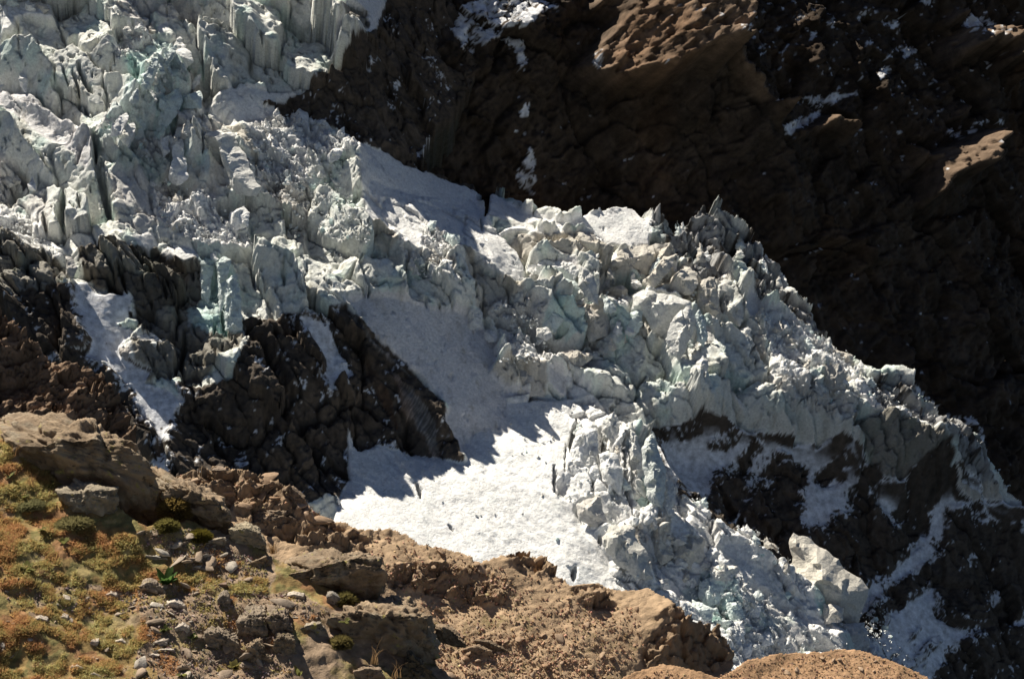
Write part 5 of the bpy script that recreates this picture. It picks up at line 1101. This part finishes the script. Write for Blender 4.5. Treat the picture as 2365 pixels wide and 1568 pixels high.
boulder(NEAR, 'H 2075,1020 2110,1000 2160,1030', 'H 2070,1070 2120,1095 2165,1080', 'H 2080,990 2120,985 2150,1010', 0.06, 'small grey stone leaning against the moss cushion', M_BOUL, (.24, .22, .2), seed=32, rough=.05, name='stone', cat='stone')
boulder(NEAR, 'I 410,1470 450,1380 520,1450 600,1500', 'I 400,1560 500,1580 620,1560', 'I 430,1400 460,1380 500,1420', 0.12, 'dark pointed rock at the bottom edge below the outcrop', seed=33, rough=.1, col=(.12, .10, .07))
boulder(NEAR, 'I 100,1500 180,1480 270,1490 290,1530', 'I 100,1570 200,1590 290,1570', 'I 120,1470 200,1460 260,1470', 0.12, 'pale smooth rock at the bottom edge beside dry grass', M_BROWN, (.3, .22, .16), seed=34, rough=.05)
boulder(NEAR, 'H 1380,1050 1410,1010 1450,1020 1455,1090', 'H 1380,1080 1440,1110 1460,1100', 'H 1400,985 1440,980 1460,1010', 0.07, 'dark-sided block among pale stones right of the pyramid rock', seed=35, d=None, rough=.06, col=(.28, .23, .18))
boulder(NEAR, 'H 1380,945 1440,945', 'H 1380,965 1440,965', 'H 1390,930 1440,930', 0.05, 'flat reddish stone on the moss above the pale stones', M_BOUL, (.3, .21, .16), seed=36, d=None, rough=.05, name='stone', cat='stone')
boulder(NEAR, 'H 1230,690 1330,680 1420,650', 'H 1240,715 1350,710 1440,690', 'H 1290,670 1380,645 1430,652', 0.14, 'long pale slab of rock below the long brown boulder', seed=37, d=None, rough=.05, col=(.34, .29, .23))
boulder(NEAR, 'H 1560,820 1640,800 1690,770', 'H 1560,850 1640,860 1690,820', 'H 1570,790 1630,770 1680,755', 0.12, 'dark tilted block below the dry grass tuft', seed=38, d=None, rough=.07)
boulder(NEAR, 'H 910,760 980,780 1060,780', 'H 910,790 990,800 1070,795', 'H 930,740 990,745 1040,760', 0.1, 'flat pale grey slab on the moss under the largest boulder', seed=39, d=None, rough=.05, col=(.36, .33, .29))
for q, (f_, b_, w_, lb, sd) in enumerate([
  ('H 210,1165 250,1150 300,1165 ', 'H 210,1185 300,1190', .05, 'pale stone near the left edge above yellow moss', 41), ('H 365,1035 400,1022 445,1035', 'H 370,1052 440,1052', .05, 'pale oval stone left of the twin stones on turf', 42),
  ('H 670,1005 705,992 740,1010', 'H 675,1030 740,1030', .05, 'round pale stone left of the pyramid-shaped rock', 43), ('H 415,1175 440,1165 460,1178', 'H 415,1192 458,1192', .04, 'small white stone right of the pale left-edge stone', 44),
  ('H 730,1300 770,1290 800,1310', 'H 735,1325 800,1325', .05, 'pinkish round stone on olive moss near the bottom', 45), ('H 560,1330 580,1295 625,1300', 'H 565,1345 620,1335', .05, 'angular pale stone left of the pinkish stone', 46),
  ('H 970,1310 1030,1295 1060,1310', 'H 970,1330 1060,1335', .06, 'pale stone on top of the small pile near the bottom', 47), ('H 985,1358 1050,1348 1110,1355', 'H 990,1375 1105,1372', .06, 'flat pale stone under the small pile near the bottom', 48),
  ('H 940,1390 970,1380 1010,1392', 'H 940,1405 1010,1405', .05, 'flat grey stone below the small pile near the bottom', 49), ('H 450,1462 490,1452 530,1470', 'H 450,1482 530,1485', .06, 'flat dark-edged stone near the bottom edge left of centre', 50),
  ('H 550,1510 600,1500 660,1530', 'H 560,1530 660,1548', .06, 'brown stone at the bottom edge under the flat dark-edged stone', 51), ('H 1480,1230 1530,1215 1570,1225', 'H 1480,1245 1570,1245', .05, 'bright flat stone on the pitted rock outcrop', 52),
  ('H 1820,1010 1870,1000 1930,1015', 'H 1825,1030 1930,1035', .06, 'dark brown flat stone below the big rounded boulder', 53), ('H 1040,1070 1110,1045 1175,1075', 'H 1045,1095 1175,1105', .08, 'pale rounded rock below the pyramid-shaped rock', 54),
  ('H 1110,1215 1160,1195 1200,1215', 'H 1110,1245 1195,1250', .06, 'pale block in the stony patch near the bottom centre', 55), ('H 370,1150 400,1140 430,1150', 'H 375,1180 430,1185', .04, 'dull grey stone between two white stones on turf', 56)]):
    f = T(f_); b = T(b_); top = f + np.array([2.0, -5.0])
    boulder(NEAR, f + np.array([0, 3.0]), b, top, w_, lb, M_STONE, (.46, .395, .33), seed=sd, rough=.05, name='stone', cat='stone', sink=.3)

STM = [rock_mesh('stone', 300 + q, M_STONE, 12, .62, 1, .10, c_, True) for q, c_ in enumerate([(.38, .31, .245), (.34, .275, .21), (.43, .37, .30), (.30, .23, .17), (.37, .285, .21), (.46, .41, .35), (.33, .25, .185), (.28, .225, .175)])]
BRM = [rock_mesh('stone', 320 + q, M_STONE, 12, .65, 1, .10, c_, True) for q, c_ in enumerate([(.34, .235, .155), (.30, .205, .135), (.38, .27, .185), (.25, .175, .115), (.42, .30, .205), (.31, .20, .125)])]
LANDMARKS = [(T('H 600,300')[0], 'largest flat-topped boulder'), (T('H 560,420')[0], 'lichen-speckled grey rock'), (T('H 1250,450')[0], 'long brown boulder'), (T('H 1430,330')[0], 'dark pointed block'), (T('H 1570,650')[0], 'blocky rock with yellow lichen'),
  (T('H 2050,880')[0], 'big rounded boulder'), (T('I 250,1250')[0], 'dark-fronted rock outcrop'), (T('H 1580,1250')[0], 'pitted rock outcrop'), (T('H 1970,1200')[0], 'thin tilted slab'), (T('I 970,1340')[0], 'dark flat-topped boulder'), (T('H 970,960')[0], 'pyramid-shaped rock'),
  (T('H 1060,900')[0], 'bright green leafy plant'), (T('H 170,820')[0], 'pale rosette plant'), (T('H 250,1170')[0], 'pale left-edge stone'), (T('H 770,1305')[0], 'pinkish round stone'), (T('H 1040,1330')[0], 'small stone pile'), (T('H 1490,1450')[0], 'yellowing leafy clump'), (T('H 1730,710')[0], 'rust-brown grass tuft'),
  (T('H 1750,570')[0], 'broad brown ridge boulder'), (T('I 1250,800')[0], 'rocky outcrop on the ridge crest'), (T('I 2150,1200')[0], 'ridge-end cliff'), (T('I 600,870')[0], 'stony bank on the ridge'), (T('I 1330,1000')[0], 'pale slab on the ridge'), (T('H 1110,460')[0], 'brownish moss mound'), (T('F 1900,1510')[0], 'bottom right knoll crest')]
SEEN_LABEL = {}
def place_stones(s, polys, n, meshes, names, lo, hi, where, group, seed):
    pts = scatter_px(polys, n, seed); r = np.random.RandomState(seed + 1)
    pts = pts[(pts[:, 1] < 1560) & (pts[:, 0] > 3)]
    P, _ = s.sample(pts[:, 0], pts[:, 1]); Z = lo + (hi - lo) * r.rand(len(P)) ** 2.5
    for p, q, z in zip(P, pts, Z):
        k = r.randint(len(meshes)); ax = 1 + .7 * r.rand(); az = .5 + .5 * r.rand()
        ro = (.4 * r.randn(), .4 * r.randn(), r.rand() * 6.28)
        dist = [np.hypot(*(q - l[0])) for l in LANDMARKS]; j = int(np.argmin(dist)); v = q - LANDMARKS[j][0]
        rel = ('right of' if v[0] > 0 else 'left of') if abs(v[0]) > abs(v[1]) else ('below' if v[1] > 0 else 'above')
        size = 'tiny' if z < lo + .06 * (hi - lo) else 'small' if z < lo + .3 * (hi - lo) else 'medium' if z < lo + .65 * (hi - lo) else 'large'
        shape = 'long' if ax > 1.45 else 'flat' if az < .68 else 'rounded'
        far = 'close' if dist[j] < 45 else 'just' if dist[j] < 80 else 'well' if dist[j] < 130 else 'some way' if dist[j] < 200 else 'far'
        lb = f'{size} {shape} {names[k]} stone {far} {rel} the {LANDMARKS[j][1]}'
        if lb in SEEN_LABEL: continue
        SEEN_LABEL[lb] = 1; o = bpy.data.objects.new('stone', meshes[k]); sc.collection.objects.link(o)
        o.location = p + s.N * z * .08; o.scale = (z * ax, z, z * az); o.rotation_euler = ro
        tag(o, lb, 'stone', group)
STONY = [T('H 880,700 1100,640 1450,720 1700,860 1690,1000 1900,1000 2100,1120 2000,1180 1850,1170 1850,1548 820,1548 900,1300 940,1150 700,1020 900,980 1300,900 1100,800'), T('H 850,620 1100,580 1450,650 1500,760 1690,760 1720,860 1300,860 1000,720')]
STONY2 = [T('H 20,900 900,960 1000,1100 700,1150 450,1120 60,1130'), T('H 0,1130 820,1150 800,1548 0,1548')]
SNM = ['grey-brown', 'brown-grey', 'pale grey', 'dark brown', 'tan', 'whitish', 'dull brown', 'dark grey']
BNM = ['brown', 'mid-brown', 'light brown', 'dark brown', 'sandy', 'reddish brown']
place_stones(NEAR, STONY, 105, STM, SNM, .012, .055, '', 'small stones in the stony patch', 61)
place_stones(NEAR, STONY2, 30, STM, SNM, .010, .028, '', 'small stones on the mossy turf', 63)
RSCREE = [T('I 290,820 560,800 870,830 1100,920 1200,1080 900,1090 600,1010 330,960'), T('I 560,1180 800,1250 1250,1280 1500,1400 1700,1548 620,1548 560,1300')]
RALL = [T('I 100,600 400,640 780,760 1050,840 1500,960 1900,1100 1900,1350 1700,1548 1000,1500 620,1250 480,1050 300,900'), T('H 980,240 1450,230 1700,260 1950,430 2200,600 2000,640 1600,480 1300,360')]
place_stones(RIDGE, RSCREE, 70, BRM, BNM, .035, .11, '', 'stones in the ridge scree', 65)
place_stones(RIDGE, RALL, 45, BRM, BNM, .03, .10, '', 'scattered stones on the ridge', 67)
place_stones(RIDGE, [T('H 1000,240 1450,230 1700,260 1950,430 2200,600 2000,640 1600,480 1300,360')], 26, BRM, BNM, .07, .26, '', 'rocks along the ridge crest', 68)
place_stones(KNOLL, [T('F 1700,1540 1800,1515 2000,1510 2110,1550 2140,1560 1680,1560')], 10, BRM, BNM, .02, .05, '', 'stones on the knoll', 69)
GRM = [rock_mesh('grit', 340 + q, M_STONE, 8, .7, 0, .1, None) for q in range(6)]
def grit(s, polys, n, lo, hi, base, seed, name, label):
    pts = scatter_px(polys, n, seed); P, _ = s.sample(pts[:, 0], pts[:, 1]); r = np.random.RandomState(seed)
    sz = lo + (hi - lo) * r.rand(len(P)) ** 3
    o = merged(name, GRM, P + s.N * (sz * .3)[:, None], sz, np.array(base) * (.65 + .75 * r.rand(len(P), 1)) * (1 + .08 * r.randn(len(P), 3)), M_STONE)
    tag(o, label, None, None, 'stuff')
grit(NEAR, STONY + STONY + STONY2[:1], 5000, .003, .013, (.28, .22, .18), 71, 'gravel', 'loose gravel between the moss and stones of the near slope')
grit(RIDGE, RALL + RSCREE + RSCREE + RSCREE + [T('I 500,1060 1900,1100 1950,1350 1750,1548 700,1548')], 6500, .006, .03, (.42, .28, .18), 73, 'scree', 'fine brown scree covering the ridge')
grit(KNOLL, [T('F 1440,1575 1530,1545 1640,1568 1700,1545 1800,1515 2000,1508 2110,1550 2150,1590 1440,1600')], 2500, .004, .014, (.38, .25, .155), 75, 'grit', 'fine brown grit on the knoll')

# ------------------------------------------------------------------ moss, cushions, plants, dry grass
M_VEG = material('moss_leaves', rough=0.8, spec=0.2, nscale=30, namp=0.3, bump=0.2, bdist=0.003, fine=90, transl=0.5)
def blades(name, P, N0, H, C, per, spread, width, seed, parent=None):
    r = np.random.RandomState(seed); n = len(P); VV = []; TT = []; CC = []
    for k in range(per):
        th = r.rand(n) * 6.283; lean = spread * (.3 + r.rand(n)); h = H * (.6 + .7 * r.rand(n))
        d = np.stack([np.cos(th), np.sin(th), np.zeros(n)], 1); t = N0 + d * lean[:, None]; t /= np.linalg.norm(t, axis=1)[:, None]
        sd = np.cross(t, np.array([0.3, -1, .2])); sd /= np.linalg.norm(sd, axis=1)[:, None]
        wv = (width * h * (.7 + .6 * r.rand(n)))[:, None]; o = d * (H * .4 * r.rand(n))[:, None]
        VV.append(np.stack([P + o - sd * wv, P + o + sd * wv, P + o + t * h[:, None]], 1)); CC.append(np.repeat((C * (.7 + .6 * r.rand(n, 1)))[:, None], 3, 1))
    V = np.concatenate(VV).reshape(-1, 3); c = np.concatenate(CC).reshape(-1, 3)
    return mesh_from(name, V, None, M_VEG, np.clip(c, .01, .6), parent, False, np.arange(len(V)).reshape(-1, 3))
MOSSY = [T('H -60,40 140,60 330,260 360,340 560,570 850,640 900,760 1000,880 1300,870 1700,920 1690,1000 1300,1000 1000,980 700,1000 900,1150 950,1300 820,1400 820,1600 -60,1600')]
pts = scatter_px(MOSSY, 32000, 81); P_, h_ = NEAR.sample(pts[:, 0], pts[:, 1]); dd = P_ - NEAR.O; uu = dd @ NEAR.U; vv = dd @ NEAR.V
dens = fbm2(uu / .10, vv / .10, 3, 83) + .5 * fbm2(uu / .35, vv / .35, 2, 84); m = dens > .0
P_, uu, vv = P_[m], uu[m], vv[m]; kk = np.clip(moss_col(uu, vv) + .6 * np.random.RandomState(2).randn(len(uu)), 0, 4.99).astype(int)
o = blades('moss', P_ - NEAR.N * .004, np.tile(NEAR.N, (len(P_), 1)), .020 + .012 * np.clip(dens[m], 0, 1), PAL[kk] * 2.6, 5, .9, .14, 85); tag(o, 'rust, olive and yellow moss and heath covering the near slope', None, None, 'stuff')
pts = scatter_px(STONY, 3000, 86); P_, h_ = NEAR.sample(pts[:, 0], pts[:, 1]); dd = P_ - NEAR.O; uu = dd @ NEAR.U; vv = dd @ NEAR.V
m = fbm2(uu / .12, vv / .12, 3, 87) > .12; P_, uu, vv = P_[m], uu[m], vv[m]; kk = np.clip(moss_col(uu, vv), 0, 4.99).astype(int)
o = blades('heath', P_ - NEAR.N * .004, np.tile(NEAR.N, (len(P_), 1)), np.full(len(P_), .02), PAL[kk] * 2.5, 5, .9, .15, 88); tag(o, 'patchy heath growing between the pale stones', None, None, 'stuff')

def cushion(px, w, h, label, col, seed, d=None, hgt=.03):
    """dome of moss: a lumpy body under a fur of short shoots"""
    p = T(px)[0]; P, _ = NEAR.sample(p[0], p[1]); P = P[0]
    col = np.array(col) * 1.15
    e = bpy.data.objects.new('moss_cushion', None); link(e); e.location = P
    r = np.random.RandomState(seed); q = r.randn(220, 3); q /= np.linalg.norm(q, axis=1)[:, None]; q[:, 2] = np.abs(q[:, 2])
    body = hull_rock('body', q[:60] * np.array([w, w * .8, h]), M_VEG, np.array(col) * .6, w / 7, .12, 1, seed, e)
    q = r.randn(900, 3); q /= np.linalg.norm(q, axis=1)[:, None]; q = q[q[:, 2] > -.1]
    sh = blades('shoots', q * np.array([w, w * .8, h]) * .97, q, np.full(len(q), hgt), np.array(col)[None] * np.ones((len(q), 1)), 3, .8, .2, seed + 1, e)
    return tag(e, label, 'moss', 'moss cushions')
cushion('H 1110,500', .085, .09, 'brownish green moss mound tucked beside the long brown boulder', (.17, .12, .04), 91)
cushion('H 1060,590', .055, .035, 'yellow-green moss mound below the brownish mound', (.16, .14, .045), 92)
cushion('H 2195,1060', .05, .04, 'round olive moss cushion under the big rounded boulder', (.14, .12, .045), 93)
cushion('H 470,560', .09, .012, 'flat grey-green moss mat below the lichen-speckled rock', (.19, .17, .08), 94)
cushion('H 190,450', .07, .012, 'flat grey-green moss mat near the left edge', (.19, .18, .09), 95)
cushion('H 1270,655', .05, .035, 'dark olive moss tuft under the long brown boulder', (.12, .10, .02), 96)
cushion('I 10,1330', .05, .03, 'yellow-green moss patch in the hollow of the outcrop', (.17, .14, .055), 97)

def leafy(px, n, L, wdt, label, col, seed, d=None, up=.7, group=None):
    """rosette of pointed leaves, each leaf a folded blade of its own"""
    p = T(px)[0]; P, _ = NEAR.sample(p[0], p[1]); P = P[0] if d is None else at(p[0], p[1], np.array(d))
    e = bpy.data.objects.new('leafy_plant', None); link(e); e.location = P; r = np.random.RandomState(seed)
    ts = np.array([0, .25, .5, .75, 1.0]); wd = np.array([.25, .8, 1, .7, .05])
    for k in range(n):
        th = r.rand() * 6.283; rise = up * (.5 + .7 * r.rand()); l = L * (.7 + .5 * r.rand())
        d_ = np.array([math.cos(th), math.sin(th), 0]); sd = np.array([-math.sin(th), math.cos(th), 0])
        ctr = [d_ * l * t * (1 - .25 * rise) + np.array([0, 0, 1]) * l * (rise * t - .45 * (1 - rise * .5) * t * t) for t in ts]
        V = []
        for c, w_ in zip(ctr, wd): V += [c - sd * w_ * wdt * l + np.array([0, 0, .12 * w_ * wdt * l]), c, c + sd * w_ * wdt * l + np.array([0, 0, .12 * w_ * wdt * l])]
        Q = []
        for a in range(4): Q += [(3 * a, 3 * a + 1, 3 * a + 4, 3 * a + 3), (3 * a + 1, 3 * a + 2, 3 * a + 5, 3 * a + 4)]
        cc = np.array(col) * (.7 + .6 * r.rand()); mesh_from('leaf', np.array(V), Q, M_VEG, np.tile(cc, (15, 1)), e)
    return tag(e, label, 'plant', group or 'leafy plants')
G1, G2, G3 = (.075, .135, .035), (.19, .19, .06), (.22, .19, .06)
leafy('H 1060,950', 34, .085, .22, 'bright green leafy plant beside the pale pyramid-shaped rock', G1, 101, None, 1.1)
leafy('H 170,860', 14, .065, .26, 'pale yellow-green rosette at the left edge of the slope', G2, 102, None, .9)
leafy('H 285,610', 9, .05, .26, 'light green plant below the grey-green mat', G2, 103, None, .9)
leafy('H 405,690', 8, .05, .26, 'small yellow-green plant right of the light green one', G2, 104, None, .9)
leafy('H 150,400', 8, .045, .26, 'thin leafed plant above the left grey-green mat', G2, 105, None, .9)
leafy('H 300,160', 7, .05, .26, 'small green plant on the turf against the largest boulder', G1, 106, None, .9)
leafy('H 320,330', 9, .045, .26, 'yellow-green plant beside the lichen-speckled rock', G2, 107, None, .9)
leafy('H 1050,1240', 16, .05, .24, 'dull green plant in the stony patch', (.12, .14, .04), 108, None, .9)
leafy('H 1225,1290', 12, .04, .25, 'small green herb among pale stones near the bottom', (.13, .16, .04), 109, None, .8)
leafy('H 1490,1480', 26, .045, .28, 'yellowing leafy clump below the pitted outcrop', G3, 110, 9.2, .9)
leafy('H 1170,1530', 9, .05, .25, 'pale green plant at the bottom edge', G2, 111, None, .9)
leafy('H 1900,1530', 7, .05, .22, 'single light green plant at the bottom edge by the outcrop', G2, 112, 9.2, 1.2)
leafy('H 2190,1190', 12, .04, .25, 'yellow-green leaves growing on the slab rock', G2, 113, 9.9, .9)
leafy('H 1010,560', 10, .04, .25, 'green sprig under the brownish moss mound', G1, 114, 12.0, .9)
leafy('H 60,270', 9, .05, .2, 'grey-green sprig at the upper left edge of the turf', (.16, .17, .07), 115, None, .9)

def tuft(px, n, L, label, seed, d=None, lean=(.2, 0)):
    p = T(px)[0]; P, _ = NEAR.sample(p[0], p[1]); P = P[0] if d is None else at(p[0], p[1], np.array(d))
    e = bpy.data.objects.new('dry_grass_tuft', None); link(e); e.location = P; r = np.random.RandomState(seed)
    for k in range(n):
        th = r.rand() * 6.283; l = L * (.6 + .6 * r.rand()); sp = .15 + .45 * r.rand(); V = []
        b = np.array([.01 * r.randn(), .01 * r.randn(), 0])
        for t in np.linspace(0, 1, 5):
            c = b + np.array([math.cos(th) * sp + lean[0], math.sin(th) * sp + lean[1], 0]) * l * t * t + np.array([0, 0, l * t * (1 - .25 * t)])
            w_ = .0022 * (1 - .8 * t); V += [c - np.array([w_, 0, 0]), c + np.array([w_, 0, 0])]
        Q = [(2 * a, 2 * a + 1, 2 * a + 3, 2 * a + 2) for a in range(4)]
        mesh_from('blade', np.array(V), Q, M_VEG, np.tile(np.array([.32, .20, .10]) * (.7 + .5 * r.rand()), (10, 1)), e)
    return tag(e, label, 'grass', 'dry grass tufts')
tuft('H 1730,750', 34, .11, 'rust-brown dry grass tuft between two lichen rocks', 121, 11.7, (-.15, 0))
tuft('I 230,1450', 12, .16, 'sparse straw-coloured grass stalks in front of the dark outcrop', 122, 9.4, (.3, 0))
tuft('I 370,1540', 8, .14, 'few straw grass stalks at the bottom edge near the pointed rock', 123, 9.1, (.2, 0))
tuft('H 200,330', 10, .12, 'thin dry grass stalks on the turf left of the lichen-speckled rock', 124, None, (.1, 0))
tuft('H 100,130', 10, .12, 'thin dry grass stalks against the left boulder', 125, None, (.25, 0))
